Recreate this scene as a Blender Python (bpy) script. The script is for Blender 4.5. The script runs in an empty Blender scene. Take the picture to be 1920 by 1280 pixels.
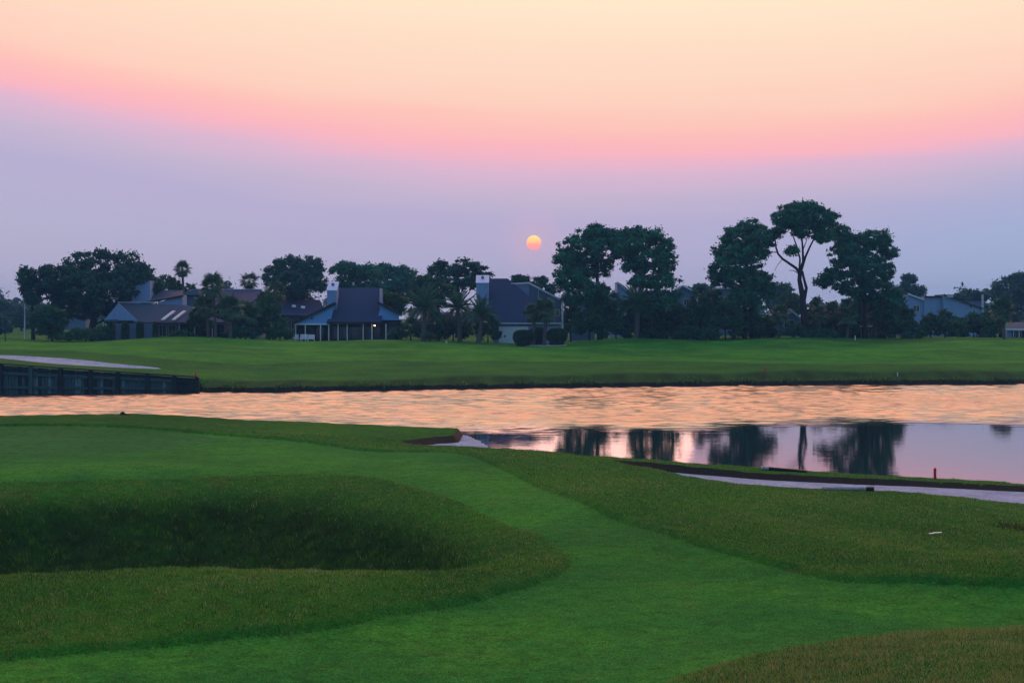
import bpy, math, random
import numpy as np
from mathutils import Vector, Matrix
R = math.radians
SC = bpy.context.scene
COL = SC.collection
# ------------------------------------------------------------------ camera
HC, F, HZ = 8.0, 3030.0, 590.0          # eye height over the water, focal length and horizon row in photo pixels
cd = bpy.data.cameras.new('camera'); cam = bpy.data.objects.new('camera', cd); COL.objects.link(cam)
cam.location = (0, 0, HC); cam.rotation_euler = (R(90), 0, 0)
cd.sensor_width = 36; cd.lens = F / 1920 * 36; cd.shift_y = -(640 - HZ) / 1920
cd.clip_start = 0.5; cd.clip_end = 6000
SC.camera = cam
# ------------------------------------------------------------------ sky, sun, exposure
SUN_AZ, SUN_EL = math.atan((1001 - 960) / F), math.atan((HZ - 455) / F)
SUN_DIR = Vector((math.sin(SUN_AZ) * math.cos(SUN_EL), math.cos(SUN_AZ) * math.cos(SUN_EL), math.sin(SUN_EL)))
def lin(r, g, b, k=1.0):
    f = lambda c: (c / 255 / 12.92) if c / 255 <= 0.04045 else ((c / 255 + 0.055) / 1.055) ** 2.4
    return (f(r) * k, f(g) * k, f(b) * k, 1)
W = bpy.data.worlds.new('World'); SC.world = W; W.use_nodes = True
nt = W.node_tree; nt.nodes.clear()
class N:                                  # small wrapper for node building
    def __init__(s, tree): s.t = tree
    def add(s, typ, **kw):
        n = s.t.nodes.new(typ)
        for k, v in kw.items(): setattr(n, k, v)
        return n
    def link(s, a, b): s.t.links.new(a, b)
    def put(s, sock, v):
        if hasattr(v, 'is_output') or isinstance(v, bpy.types.NodeSocket): s.link(v, sock)
        else: sock.default_value = (*v, 1) if isinstance(v, tuple) and len(v) == 3 and sock.type == 'RGBA' else v
    def math(s, op, a, b=0.0, c=0.0, clamp=False):
        n = s.add('ShaderNodeMath', operation=op, use_clamp=clamp)
        s.put(n.inputs[0], a); s.put(n.inputs[1], b)
        if op in ('MULTIPLY_ADD', 'SMOOTH_MIN', 'COMPARE'): s.put(n.inputs[2], c)
        return n.outputs[0]
    def smooth(s, x, a, b, lo=0.0, hi=1.0):
        n = s.add('ShaderNodeMapRange', interpolation_type='SMOOTHSTEP'); s.put(n.inputs[0], x)
        n.inputs[1].default_value = a; n.inputs[2].default_value = b
        n.inputs[3].default_value = lo; n.inputs[4].default_value = hi
        return n.outputs[0]
    def mix(s, fac, a, b, mode='MIX'):
        n = s.add('ShaderNodeMix', data_type='RGBA', blend_type=mode)
        s.put(n.inputs[0], fac); s.put(n.inputs[6], a); s.put(n.inputs[7], b)
        return n.outputs[2]
    def ramp(s, x, stops, mode='LINEAR'):
        n = s.add('ShaderNodeValToRGB'); cr = n.color_ramp; cr.interpolation = mode
        while len(cr.elements) < len(stops): cr.elements.new(0.5)
        for e, (p, c) in zip(cr.elements, stops): e.position = p; e.color = c if len(c) == 4 else (*c, 1)
        s.put(n.inputs[0], x); return n.outputs[0]
    def noise(s, vec, scale, detail=3, rough=0.55, dims='3D', dist=0.0):
        n = s.add('ShaderNodeTexNoise', noise_dimensions=dims)
        if vec is not None: s.link(vec, n.inputs['Vector'])
        n.inputs['Scale'].default_value = scale; n.inputs['Detail'].default_value = detail
        n.inputs['Roughness'].default_value = rough; n.inputs['Distortion'].default_value = dist
        return n.outputs[0]
w = N(nt)
tc = w.add('ShaderNodeTexCoord'); sx = w.add('ShaderNodeSeparateXYZ'); w.link(tc.outputs['Generated'], sx.inputs[0])
el = w.math('MULTIPLY', w.math('ARCSINE', sx.outputs[2]), 180 / math.pi)
az = w.math('MULTIPLY', w.math('ARCTAN2', sx.outputs[0], sx.outputs[1]), 180 / math.pi)
dz = w.math('ADD', az, -5.0)
arch = w.math('MINIMUM', w.math('MULTIPLY', w.math('MULTIPLY', dz, dz), 0.0046), 4.0)
cl = w.add('ShaderNodeMapping'); cl.inputs['Scale'].default_value = (2.2, 2.2, 30); w.link(tc.outputs['Generated'], cl.inputs[0])
wob = w.math('MULTIPLY', w.math('ADD', w.noise(cl.outputs[0], 2.0, 5), -0.5), 1.1)
t = w.math('ADD', w.math('SUBTRACT', el, arch), wob)
SKYK = 1.0
K = 44.0
sky_stops = [(0.0, lin(185, 179, 206)), (1.5, lin(185, 178, 208)), (3.2, lin(186, 176, 209)), (4.2, lin(199, 182, 208)),
             (5.0, lin(222, 183, 208)), (5.6, lin(249, 182, 194)), (5.95, lin(254, 185, 187)), (6.5, lin(255, 195, 184)), (7.2, lin(254, 208, 188)),
             (9.5, lin(254, 223, 196)), (11.5, lin(255, 234, 203)), (16, (2.0, 1.08, 0.66, 1)), (24, (3.2, 1.38, 0.76, 1)), (34, (3.0, 1.30, 0.76, 1)), (44, (1.5, 0.8, 0.6, 1))]  # upper stops boosted out of view to brighten the water
band = w.ramp(w.math('DIVIDE', t, K, clamp=True), [(p / K, c) for p, c in sky_stops])
# the lilac of the low sky leans to blue on the right
low = w.smooth(t, 2.0, 4.6, 1, 0)
band = w.mix(w.math('MULTIPLY', low, w.smooth(az, 2, 18, 0, 0.75)), band, lin(160, 178, 214))
# away from the sunset: physical sky plus an even blue fill, added for brightness
ns = w.add('ShaderNodeTexSky', sky_type='NISHITA', sun_disc=False)
ns.sun_elevation = SUN_EL; ns.sun_rotation = SUN_AZ; ns.air_density = 1.0; ns.dust_density = 1.5; ns.ozone_density = 2.5
phys_fill = w.mix(1.0, w.mix(1.0, ns.outputs[0], (0.15, 0.15, 0.15, 1), 'MULTIPLY'), (0.14, 0.27, 0.50, 1), 'ADD')
away = w.math('MAXIMUM', w.smooth(el, 30, 62), w.smooth(w.math('ABSOLUTE', az), 35, 95))
sky = w.mix(away, band, phys_fill)
# the disc of the sun, yellow at its top and rose at its foot
vd = w.add('ShaderNodeVectorMath', operation='DOT_PRODUCT'); w.link(tc.outputs['Generated'], vd.inputs[0]); vd.inputs[1].default_value = SUN_DIR
ang = w.math('MULTIPLY', w.math('ARCCOSINE', w.math('MINIMUM', vd.outputs['Value'], 1.0)), 180 / math.pi)
disc = w.smooth(ang, 0.245, 0.275, 1, 0)
dv = w.math('SUBTRACT', el, SUN_EL * 180 / math.pi)
dcol = w.ramp(w.math('MULTIPLY_ADD', dv, 1.8, 0.5, clamp=True), [(0, lin(255, 140, 150, 1.25)), (0.4, lin(255, 158, 148, 1.25)), (0.56, lin(255, 190, 130, 1.25)), (1, lin(255, 222, 135, 1.25))])
halo = w.smooth(ang, 0.2, 1.6, 0.22, 0)
sky = w.mix(halo, sky, lin(238, 178, 200))
sky = w.mix(disc, sky, dcol)
bg = w.add('ShaderNodeBackground'); w.link(sky, bg.inputs[0]); bg.inputs[1].default_value = 1.05
ow = w.add('ShaderNodeOutputWorld'); w.link(bg.outputs[0], ow.inputs[0])
sl = bpy.data.lights.new('sun', 'SUN'); so = bpy.data.objects.new('sun', sl); COL.objects.link(so)
sl.energy = 0.06; sl.angle = R(12); sl.color = (1, 0.5, 0.3)
so.rotation_euler = SUN_DIR.to_track_quat('Z', 'Y').to_euler(); so.location = (20, 200, 60)
SC.view_settings.view_transform = 'Standard'; SC.view_settings.look = 'None'
SC.view_settings.exposure = 0.0; SC.view_settings.gamma = 1.0
SC.cycles.use_denoising = True
SC.cycles.max_bounces = 6; SC.cycles.diffuse_bounces = 3; SC.cycles.volume_bounces = 0; SC.cycles.transparent_max_bounces = 8
SC.cycles.caustics_reflective = False; SC.cycles.caustics_refractive = False
SC.cycles.sample_clamp_indirect = 4

rng = np.random.default_rng(11); rnd = random.Random(5)
# ------------------------------------------------------------------ helpers
def tag(o, label=None, cat=None, group=None, kind=None):
    if label: o['label'] = label
    if cat: o['category'] = cat
    if group: o['group'] = group
    if kind: o['kind'] = kind
    return o
def thing(name, label, cat, loc=(0, 0, 0), group=None, rz=0):
    o = bpy.data.objects.new(name, None); COL.objects.link(o); o.empty_display_size = 0.2
    o.location = loc; o.rotation_euler = (0, 0, rz)
    return tag(o, label, cat, group)
def obj(name, me, parent=None):
    o = bpy.data.objects.new(name, me); COL.objects.link(o)
    if parent is not None:
        o.parent = parent
    return o
def local(parent, V):                     # world points -> a thing's own frame (things here are only moved, not turned, when this is used)
    return V - np.array(parent.location) if parent is not None else V
def np_mesh(name, V, faces, m, smooth=False, attrs=None):
    """faces: (n,3) or (n,4) int array"""
    V = np.asarray(V, np.float32); faces = np.asarray(faces, np.int32)
    me = bpy.data.meshes.new(name); k = faces.shape[1]; n = len(faces)
    me.vertices.add(len(V)); me.vertices.foreach_set('co', V.ravel())
    me.loops.add(n * k); me.loops.foreach_set('vertex_index', faces.ravel())
    me.polygons.add(n); me.polygons.foreach_set('loop_start', np.arange(0, n * k, k, dtype=np.int32))
    if smooth: me.polygons.foreach_set('use_smooth', np.ones(n, bool))
    for an, av in (attrs or {}).items():
        a = me.attributes.new(an, 'FLOAT', 'POINT'); a.data.foreach_set('value', np.asarray(av, np.float32))
    me.materials.append(m); me.update(calc_edges=True)
    return me
class MB:                                 # collects polygons of any size, then becomes ONE mesh
    def __init__(s): s.v = []; s.f = []
    def poly(s, pts):
        b = len(s.v); s.v += [tuple(p) for p in pts]; s.f.append(list(range(b, b + len(pts))))
    def prism(s, pts, off):               # polygon pushed along off
        n = len(pts); b = len(s.v); off = Vector(off); P_ = [Vector(p) for p in pts]
        nn = sum(((P_[i] - P_[0]).cross(P_[(i + 1) % n] - P_[0]) for i in range(n)), Vector((0, 0, 0)))
        if nn.dot(off) < 0: pts = list(pts)[::-1]   # keep every face turned outward
        s.v += [tuple(p) for p in pts]; s.v += [tuple(Vector(p) + off) for p in pts]
        s.f.append(list(range(b + n - 1, b - 1, -1))); s.f.append(list(range(b + n, b + 2 * n)))
        for i in range(n):
            j = (i + 1) % n; s.f.append([b + i, b + j, b + n + j, b + n + i])
        return s
    def box(s, x0, x1, y0, y1, z0, z1):
        return s.prism([(x0, y0, z0), (x1, y0, z0), (x1, y0, z1), (x0, y0, z1)], (0, y1 - y0, 0))
    def bar(s, a, b, wd, ht):             # a squared timber from a to b
        a, b = Vector(a), Vector(b); d = (b - a)
        up = Vector((0, 0, 1)) if abs(d.normalized().z) < 0.95 else Vector((0, 1, 0))
        sd = d.cross(up).normalized() * wd / 2; u2 = sd.cross(d).normalized() * ht / 2
        return s.prism([a - sd - u2, a + sd - u2, a + sd + u2, a - sd + u2], d)
    def tube(s, pts, rad, n=8, cap=True):
        pts = [Vector(p) for p in pts]; b = len(s.v)
        for i, p in enumerate(pts):
            d = (pts[min(i + 1, len(pts) - 1)] - pts[max(i - 1, 0)]).normalized()
            up = Vector((0, 1, 0)) if abs(d.y) < 0.9 else Vector((1, 0, 0))
            x = d.cross(up).normalized(); y = x.cross(d).normalized()
            for k in range(n):
                a = 2 * math.pi * k / n; s.v.append(tuple(p + (x * math.cos(a) + y * math.sin(a)) * rad[i]))
        for i in range(len(pts) - 1):
            for k in range(n):
                k2 = (k + 1) % n
                s.f.append([b + i * n + k, b + i * n + k2, b + (i + 1) * n + k2, b + (i + 1) * n + k])
        if cap:
            s.f.append([b + k for k in range(n)][::-1]); s.f.append([b + (len(pts) - 1) * n + k for k in range(n)])
        return s
    def mesh(s, name, m, smooth=False):
        me = bpy.data.meshes.new(name); me.from_pydata(s.v, [], s.f); me.materials.append(m)
        if smooth:
            for p in me.polygons: p.use_smooth = True
        me.update(); return me
    def build(s, name, m, parent=None, smooth=False):
        if parent is not None:
            L = parent.location if parent.parent is None else (parent.location + parent.parent.location)
            s.v = [(v[0] - L[0], v[1] - L[1], v[2] - L[2]) for v in s.v]
        o = obj(name, s.mesh(name, m, smooth), parent); return o
def at(px, py, Y): return Vector(((px - 960) / F * Y, Y, HC - (py - HZ) / F * Y))
def X_(px, Y): return (px - 960) / F * Y
def Z_(py, Y): return HC - (py - HZ) / F * Y
def smoothstep(a, b, x):
    t_ = np.clip((x - a) / (b - a), 0, 1); return t_ * t_ * (3 - 2 * t_)
# ------------------------------------------------------------------ materials
def new_mat(name):
    m = bpy.data.materials.new(name); m.use_nodes = True; m.node_tree.nodes.clear()
    n = N(m.node_tree); o = n.add('ShaderNodeOutputMaterial'); p = n.add('ShaderNodeBsdfPrincipled')
    n.link(p.outputs[0], o.inputs[0]); return m, n, p, o
def bump(n, p, h, strength, dist):
    b = n.add('ShaderNodeBump'); b.inputs['Strength'].default_value = strength if not hasattr(strength, 'is_output') else 1
    if hasattr(strength, 'is_output'): n.link(strength, b.inputs['Strength'])
    b.inputs['Distance'].default_value = dist; n.link(h, b.inputs['Height']); n.link(b.outputs[0], p.inputs['Normal']); return b
def simple(name, c1, c2=None, scale=3.0, rough=0.8, bmp=0.0, bdist=0.02, stretch=(1, 1, 1), spec=0.3, metal=0.0):
    m, n, p, o = new_mat(name); c2 = c2 or tuple(x * 0.75 for x in c1[:3])
    g = n.add('ShaderNodeNewGeometry'); mp = n.add('ShaderNodeMapping'); mp.inputs['Scale'].default_value = stretch
    n.link(g.outputs['Position'], mp.inputs[0])
    f = n.noise(mp.outputs[0], scale, 5, 0.6)
    n.link(n.ramp(f, [(0.3, c1), (0.7, c2)]), p.inputs['Base Color'])
    p.inputs['Roughness'].default_value = rough; p.inputs['Specular IOR Level'].default_value = spec; p.inputs['Metallic'].default_value = metal
    if bmp: bump(n, p, n.noise(mp.outputs[0], scale * 4, 4), bmp, bdist)
    return m
def turf(name, base, alt, dry, fine, dryness=0.5, streak=(1, 1, 1), bmp=0.4):
    """mown or rough turf: broad tone drift, dry patches, fine blade grain"""
    m, n, p, o = new_mat(name)
    g = n.add('ShaderNodeNewGeometry'); pos = g.outputs['Position']
    mp = n.add('ShaderNodeMapping'); mp.inputs['Scale'].default_value = streak; n.link(pos, mp.inputs[0])
    c = n.mix(n.smooth(n.noise(pos, 0.22, 4, 0.6), 0.35, 0.65), base, alt)
    c = n.mix(n.math('MULTIPLY', n.smooth(n.noise(mp.outputs[0], 0.75, 5, 0.65), 0.52, 0.74), dryness), c, dry)
    grain = n.noise(mp.outputs[0], fine, 4, 0.75)
    c = n.mix(1.0, c, n.ramp(grain, [(0.25, (0.30, 0.32, 0.30)), (0.5, (0.95, 0.95, 0.95)), (0.75, (1.9, 1.8, 1.6))]), 'MULTIPLY')
    mott = n.noise(mp.outputs[0], 2.6, 5, 0.7)
    c = n.mix(1.0, c, n.ramp(mott, [(0.3, (0.60, 0.64, 0.62)), (0.5, (1, 1, 1)), (0.72, (1.45, 1.32, 1.2))]), 'MULTIPLY')
    mow = n.noise(pos, 0.055, 3, 0.6)
    c = n.mix(1.0, c, n.ramp(mow, [(0.3, (0.72, 0.78, 0.80)), (0.5, (1, 1, 1)), (0.7, (1.25, 1.22, 1.05))]), 'MULTIPLY')
    at_ = n.add('ShaderNodeAttribute', attribute_name='lush_shade')    # long grass in the hollow, with its shade put into the colour
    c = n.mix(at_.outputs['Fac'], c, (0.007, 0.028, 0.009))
    n.link(c, p.inputs['Base Color']); p.inputs['Roughness'].default_value = 0.9; p.inputs['Specular IOR Level'].default_value = 0.02
    bump(n, p, grain, bmp, 0.05)
    return m
M = {}
M['rough'] = turf('rough_turf', (0.024, 0.140, 0.020), (0.040, 0.165, 0.018), (0.095, 0.130, 0.028), 26, 0.7, (1, 1, 1), 0.6)
M['fair'] = turf('fairway_turf', (0.019, 0.166, 0.026), (0.038, 0.206, 0.024), (0.072, 0.180, 0.028), 15, 0.4, (1, 1, 1), 0.25)
M['green'] = turf('green_turf', (0.026, 0.155, 0.030), (0.034, 0.165, 0.036), (0.032, 0.160, 0.024), 60, 0.3, (1, 1, 1), 0.08)
M['ffair'] = turf('far_fairway_turf', (0.034, 0.195, 0.020), (0.058, 0.240, 0.020), (0.085, 0.215, 0.026), 20, 0.5, (0.25, 1, 1), 0.1)
M['soil'] = simple('bank_soil', (0.030, 0.020, 0.012), (0.060, 0.040, 0.020), 9, 0.95, 0.8, 0.08, (1, 1, 3))
def sandmat():
    m, n, p, o = new_mat('bunker_sand'); g = n.add('ShaderNodeNewGeometry'); pos = g.outputs['Position']
    c = n.ramp(n.noise(pos, 0.9, 5, 0.6), [(0.3, (0.33, 0.39, 0.50)), (0.7, (0.50, 0.57, 0.69))])
    gr = n.noise(pos, 9, 5, 0.7)
    c = n.mix(1.0, c, n.ramp(n.noise(pos, 3.2, 6, 0.75), [(0.3, (0.62, 0.62, 0.64)), (0.7, (1.2, 1.2, 1.2))]), 'MULTIPLY')
    n.link(c, p.inputs['Base Color']); p.inputs['Roughness'].default_value = 0.95; p.inputs['Specular IOR Level'].default_value = 0.1
    bump(n, p, gr, 0.7, 0.1); return m
M['sand'] = sandmat()
def watermat():
    m, n, p, o = new_mat('lake_water'); g = n.add('ShaderNodeNewGeometry'); pos = g.outputs['Position']
    p.inputs['Base Color'].default_value = (0.010, 0.022, 0.022, 1); p.inputs['Roughness'].default_value = 0.03
    p.inputs['IOR'].default_value = 3.3
    ra = n.add('ShaderNodeAttribute', attribute_name='ruff'); ruff = ra.outputs['Fac']
    n.link(n.math('MULTIPLY_ADD', ruff, 0.22, 0.03), p.inputs['Roughness'])
    mp = n.add('ShaderNodeMapping'); mp.inputs['Scale'].default_value = (0.55, 1.0, 1.0); n.link(pos, mp.inputs[0])
    h1 = n.noise(mp.outputs[0], 1.5, 3, 0.6, dist=0.4)
    h2 = n.noise(mp.outputs[0], 0.45, 2, 0.5)
    h = n.math('ADD', h1, n.math('MULTIPLY', h2, 0.8))
    st = n.math('ADD', n.math('MULTIPLY', ruff, 0.30), 0.024, clamp=True)
    bump(n, p, h, st, WAVE)
    return m
WAVE = 0.12
M['water'] = watermat()
def leafmat(name, c1, c2, trans=0.25):
    m, n, p, o = new_mat(name)
    a = n.add('ShaderNodeAttribute', attribute_name='rnd')
    c = n.ramp(a.outputs['Fac'], [(0.0, c1), (1.0, c2)])
    n.link(c, p.inputs['Base Color']); p.inputs['Roughness'].default_value = 0.75; p.inputs['Specular IOR Level'].default_value = 0.2
    t_ = n.add('ShaderNodeBsdfTranslucent'); n.link(c, t_.inputs[0]); ms = n.add('ShaderNodeMixShader'); ms.inputs[0].default_value = trans
    n.link(p.outputs[0], ms.inputs[1]); n.link(t_.outputs[0], ms.inputs[2]); n.link(ms.outputs[0], o.inputs[0]); return m
M['pine'] = leafmat('pine_needles', (0.012, 0.115, 0.068), (0.044, 0.240, 0.115))
M['oak'] = leafmat('oak_leaves', (0.014, 0.072, 0.052), (0.036, 0.140, 0.078))
M['bush'] = leafmat('shrub_leaves', (0.012, 0.078, 0.036), (0.042, 0.155, 0.052))
M['lime'] = leafmat('light_shrub_leaves', (0.035, 0.085, 0.020), (0.070, 0.140, 0.035))
M['hedge'] = leafmat('hedge_leaves', (0.020, 0.065, 0.018), (0.045, 0.110, 0.028))
M['frond'] = simple('palm_frond', (0.034, 0.100, 0.045), (0.070, 0.160, 0.065), 1.5, 0.6)
M['frond_dry'] = simple('dry_palm_frond', (0.10, 0.07, 0.035), (0.06, 0.05, 0.03), 1.5, 0.8)
M['bark'] = simple('bark', (0.045, 0.036, 0.032), (0.022, 0.018, 0.018), 4, 0.95, 0.8, 0.08, (1, 1, 0.3))
M['palmbark'] = simple('palm_bark', (0.17, 0.14, 0.12), (0.07, 0.055, 0.05), 5, 0.95, 0.9, 0.08, (1, 1, 2.5))
M['blade'] = None
def blademat():
    m, n, p, o = new_mat('grass_blades'); a = n.add('ShaderNodeAttribute', attribute_name='rnd')
    c = n.ramp(a.outputs['Fac'], [(0.0, (0.010, 0.045, 0.008)), (0.12, (0.024, 0.092, 0.014)), (0.36, (0.085, 0.275, 0.026)), (0.66, (0.200, 0.370, 0.044)), (0.84, (0.30, 0.275, 0.075)), (1.0, (0.52, 0.48, 0.26))])
    n.link(c, p.inputs['Base Color']); p.inputs['Roughness'].default_value = 0.7; p.inputs['Specular IOR Level'].default_value = 0.2
    t_ = n.add('ShaderNodeBsdfTranslucent'); n.link(c, t_.inputs[0]); ms = n.add('ShaderNodeMixShader'); ms.inputs[0].default_value = 0.35
    n.link(p.outputs[0], ms.inputs[1]); n.link(t_.outputs[0], ms.inputs[2]); n.link(ms.outputs[0], o.inputs[0]); return m
M['blade'] = blademat()
M['roof'] = simple('shingle_roof', (0.030, 0.050, 0.110), (0.022, 0.040, 0.085), 2.5, 0.9, 0.5, 0.05, (1, 1, 4))
M['roof2'] = simple('grey_shingle_roof', (0.060, 0.085, 0.12), (0.045, 0.065, 0.095), 2.5, 0.9, 0.5, 0.05, (1, 1, 4))
M['wall'] = simple('pale_siding', (0.25, 0.33, 0.50), (0.21, 0.28, 0.43), 1.2, 0.8, 0.3, 0.03, (6, 1, 0.2))
M['wall2'] = simple('grey_siding', (0.12, 0.165, 0.24), (0.10, 0.14, 0.20), 1.2, 0.8, 0.3, 0.03, (6, 1, 0.2))
M['wallblue'] = simple('light_blue_siding', (0.18, 0.38, 0.70), (0.16, 0.33, 0.60), 1.2, 0.8, 0.3, 0.03, (6, 1, 0.2))
M['white'] = simple('white_paint', (0.72, 0.72, 0.72), (0.62, 0.62, 0.63), 2, 0.5)
M['trim'] = simple('pale_trim', (0.5, 0.5, 0.5), (0.42, 0.42, 0.42), 2, 0.6)
M['fascia'] = simple('dark_fascia', (0.035, 0.026, 0.024), (0.025, 0.02, 0.02), 2, 0.8)
M['metal'] = simple('cap_metal', (0.55, 0.68, 0.85), (0.48, 0.6, 0.78), 2, 0.5)  # bluish sky reflection put into the cap's base colour
M['glass'] = simple('dark_glass', (0.02, 0.025, 0.028), (0.03, 0.035, 0.035), 1, 0.08, spec=0.6)
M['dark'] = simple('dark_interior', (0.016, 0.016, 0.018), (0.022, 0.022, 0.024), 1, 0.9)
M['timber'] = simple('weathered_timber', (0.075, 0.12, 0.11), (0.035, 0.06, 0.055), 3, 0.9, 0.6, 0.03, (3, 3, 0.6))
M['timber_d'] = simple('dark_wet_timber', (0.030, 0.032, 0.030), (0.018, 0.02, 0.018), 3, 0.85, 0.6, 0.03, (3, 3, 0.6))
M['timber_p'] = simple('bleached_timber', (0.16, 0.25, 0.25), (0.08, 0.13, 0.13), 3, 0.9, 0.6, 0.03, (3, 3, 0.6))
M['red'] = simple('red_paint', (0.75, 0.025, 0.02), (0.62, 0.02, 0.016), 6, 0.5)
M['black'] = simple('black_plastic', (0.012, 0.012, 0.014), (0.02, 0.02, 0.022), 6, 0.4)
M['pipe'] = simple('pale_pipe', (0.45, 0.42, 0.42), (0.3, 0.28, 0.28), 6, 0.5)
M['gravel'] = simple('white_gravel', (0.62, 0.60, 0.58), (0.38, 0.37, 0.36), 14, 0.9, 0.9, 0.06)
def lampmat():
    m, n, p, o = new_mat('lit_lamp'); p.inputs['Emission Color'].default_value = (1, 0.62, 0.3, 1); p.inputs['Emission Strength'].default_value = 14; return m
M['lamp'] = lampmat()
# ------------------------------------------------------------------ terrain: control heights, in the order near / far
def uv_(X, Y): return np.stack([X / Y * 3.03, 2.2 * np.log(Y)], -1)
class RBF:
    def __init__(s, pts):                 # pts: (X, Y, Z)
        P = np.array(pts, float); s.c = uv_(P[:, 0], P[:, 1]); n = len(P)
        A = np.zeros((n + 3, n + 3)); A[:n, :n] = s.k(s.c[:, None] - s.c[None]) + np.eye(n) * 1e-4
        A[:n, n] = 1; A[n, :n] = 1; A[:n, n + 1:] = s.c; A[n + 1:, :n] = s.c.T
        s.w = np.linalg.solve(A, np.concatenate([P[:, 2], [0, 0, 0]]))
    def k(s, d):
        r2 = (d ** 2).sum(-1); return 0.5 * r2 * np.log(r2 + 1e-12)
    def __call__(s, X, Y):
        q = uv_(X, Y); out = np.empty(len(q)); n = len(s.c)
        for i in range(0, len(q), 20000):
            b = q[i:i + 20000]; out[i:i + 20000] = s.k(b[:, None] - s.c[None]) @ s.w[:n] + s.w[n] + b @ s.w[n + 1:]
        return out
def pz(px, py, z):
    Y = (HC - z) * F / (py - HZ); return (X_(px, Y), Y, z)
def pY(px, py, Y): p = at(px, py, Y); return (p.x, p.y, p.z)
S = 2.4
near = [pz(*a) for a in [
    # mown approach and green
    (-500, 1290, S), (0, 1275, S), (350, 1270, S), (700, 1270, S), (1000, 1230, S), (1000, 1160, S), (1200, 1100, S), (1300, 1180, S), (1500, 1150, S),
    (1750, 1150, S), (2200, 1150, S), (1300, 1060, S), (1100, 990, S), (950, 925, S), (830, 870, S), (690, 862, S), (500, 850, S), (250, 860, S), (0, 870, S),
    (-300, 870, S), (-300, 905, S), (0, 905, S), (200, 900, S), (420, 893, S), (620, 888, S), (-300, 820, 2.5), (0, 830, 2.48), (300, 825, 2.48), (550, 825, 2.36),
    # back crest of the green against the water
    (-300, 789, 2.55), (0, 787, 2.62), (110, 785, 2.66), (230, 782, 2.72), (330, 786, 2.66), (450, 796, 2.42), (560, 797, 2.36), (700, 804, 2.20), (820, 806, 2.12), (890, 809, 2.05),
    # base and crest of the mound before the hollow
    (-300, 1265, S), (0, 1240, S), (300, 1215, S), (600, 1190, S), (850, 1140, S), (1000, 1100, S), (1065, 1065, S),
    (-300, 1215, 2.5), (-120, 1175, 2.58), (0, 1140, 2.68), (130, 1112, 2.84), (350, 1093, 2.94), (560, 1097, 2.82), (760, 1102, 2.66), (900, 1088, 2.5),
    # rim of the hollow
    (740, 900, S), (860, 940, S), (1000, 1000, S), (1055, 1038, S),
    # right-hand rough
    (1100, 945, 2.52), (1250, 1000, 2.52), (1400, 1046, 2.52), (1580, 1100, 2.5), (1920, 1117, 2.5), (2300, 1125, 2.5),
    (1000, 880, 2.35), (1150, 915, 2.35), (1300, 960, 2.4), (1450, 1000, 2.38), (1650, 1050, 2.4), (1300, 915, 2.1), (1500, 950, 2.1),
    (1750, 1010, 2.2), (1920, 1000, 1.40), (1850, 985, 1.55), (1920, 1042, 2.25), (1920, 1078, 2.72), (2200, 1075, 2.9), (1720, 1084, 2.62), (2200, 1000, 1.6),
    (780, 843, 1.98), (830, 846, 1.98), (880, 848, 1.98), (930, 848, 2.0), (1000, 850, 2.2), (1080, 862, 2.2), (1140, 888, 1.98), (1220, 903, 1.76), (1300, 918, 1.58), (1500, 931, 1.52), (1640, 934, 1.52), (1720, 937, 1.42), (1830, 955, 1.2), (1920, 970, 1.05), (2200, 990, 1.0),
    # lip beyond the long bunker
    (1100, 861, 1.9), (1200, 869, 1.58), (1300, 876, 1.3), (1430, 885, 1.05), (1600, 896, 0.84), (1750, 903, 0.7), (1920, 912, 0.62), (2200, 916, 0.6),
    # near right mound
    (1920, 1194, 3.25), (1700, 1214, 3.0), (1500, 1242, 2.78), (1300, 1275, 2.58), (2200, 1175, 3.5), (1920, 1290, 3.35), (1600, 1300, 3.05), (2200, 1300, 3.6), (1250, 1330, 2.5), (700, 1400, 2.4), (0, 1400, 2.4),
    (1920, 1500, 3.4), (1500, 1500, 3.0), (1000, 1600, 2.5), (0, 1600, 2.4)]]
near += [pY(-300, 1180, 43), ]
near += [(x, y, z) for x, y, z in [(-14, 44, 0.55), (-14, 47.5, 0.55), (-10.5, 44, 0.45), (-10.5, 47.5, 0.5), (-7.5, 44, 0.55), (-7.5, 47, 0.62), (-5, 42, 0.85), (-4.6, 45.5, 1.0), (-3, 41, 1.2), (-2.6, 43.5, 1.45), (-1.2, 39.2, 1.72), (-20, 45, 0.8), (-14, 37, 1.55), (-9, 37.2, 1.55), (-4.5, 36.4, 1.8),
     (-13, 51.5, 1.55), (-9.5, 52, 1.5), (-6.4, 51.5, 1.62), (-4.2, 48.5, 1.72)]]
fn = RBF(near)
gl = [(-100, 634), (0, 633), (60, 638), (130, 640), (200, 637), (270, 633), (330, 630.5), (390, 633), (440, 636.5), (550, 641), (640, 641), (700, 637), (760, 638), (830, 640), (920, 642), (1000, 645), (1060, 643), (1100, 640), (1200, 636.5), (1300, 640), (1400, 638), (1500, 633), (1560, 634), (1620, 637), (1720, 637), (1800, 635), (1920, 638), (2050, 637)]
far = [pY(*a) for a in [(-200, 682, 163.5), (0, 684, 164), (90, 690, 165), (180, 696, 166), (280, 702, 167), (370, 710, 168), (430, 716, 170), (560, 716, 173), (700, 711, 177), (850, 706, 180), (1000, 702, 183), (1250, 699, 187), (1500, 697, 190), (1920, 695, 192), (2200, 694, 193),
       (-200, 672, 177), (0, 674, 176), (150, 683, 178), (300, 690, 180), (430, 700, 182), (560, 700, 186),
       (700, 672, 205), (1000, 672, 210), (1500, 668, 215), (1920, 664, 218), (200, 657, 208), (-100, 655, 205), (420, 668, 205), (0, 656, 205), (1250, 655, 230), (600, 652, 228), (900, 655, 226), (1700, 650, 232), (200, 648, 226)]]
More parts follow.
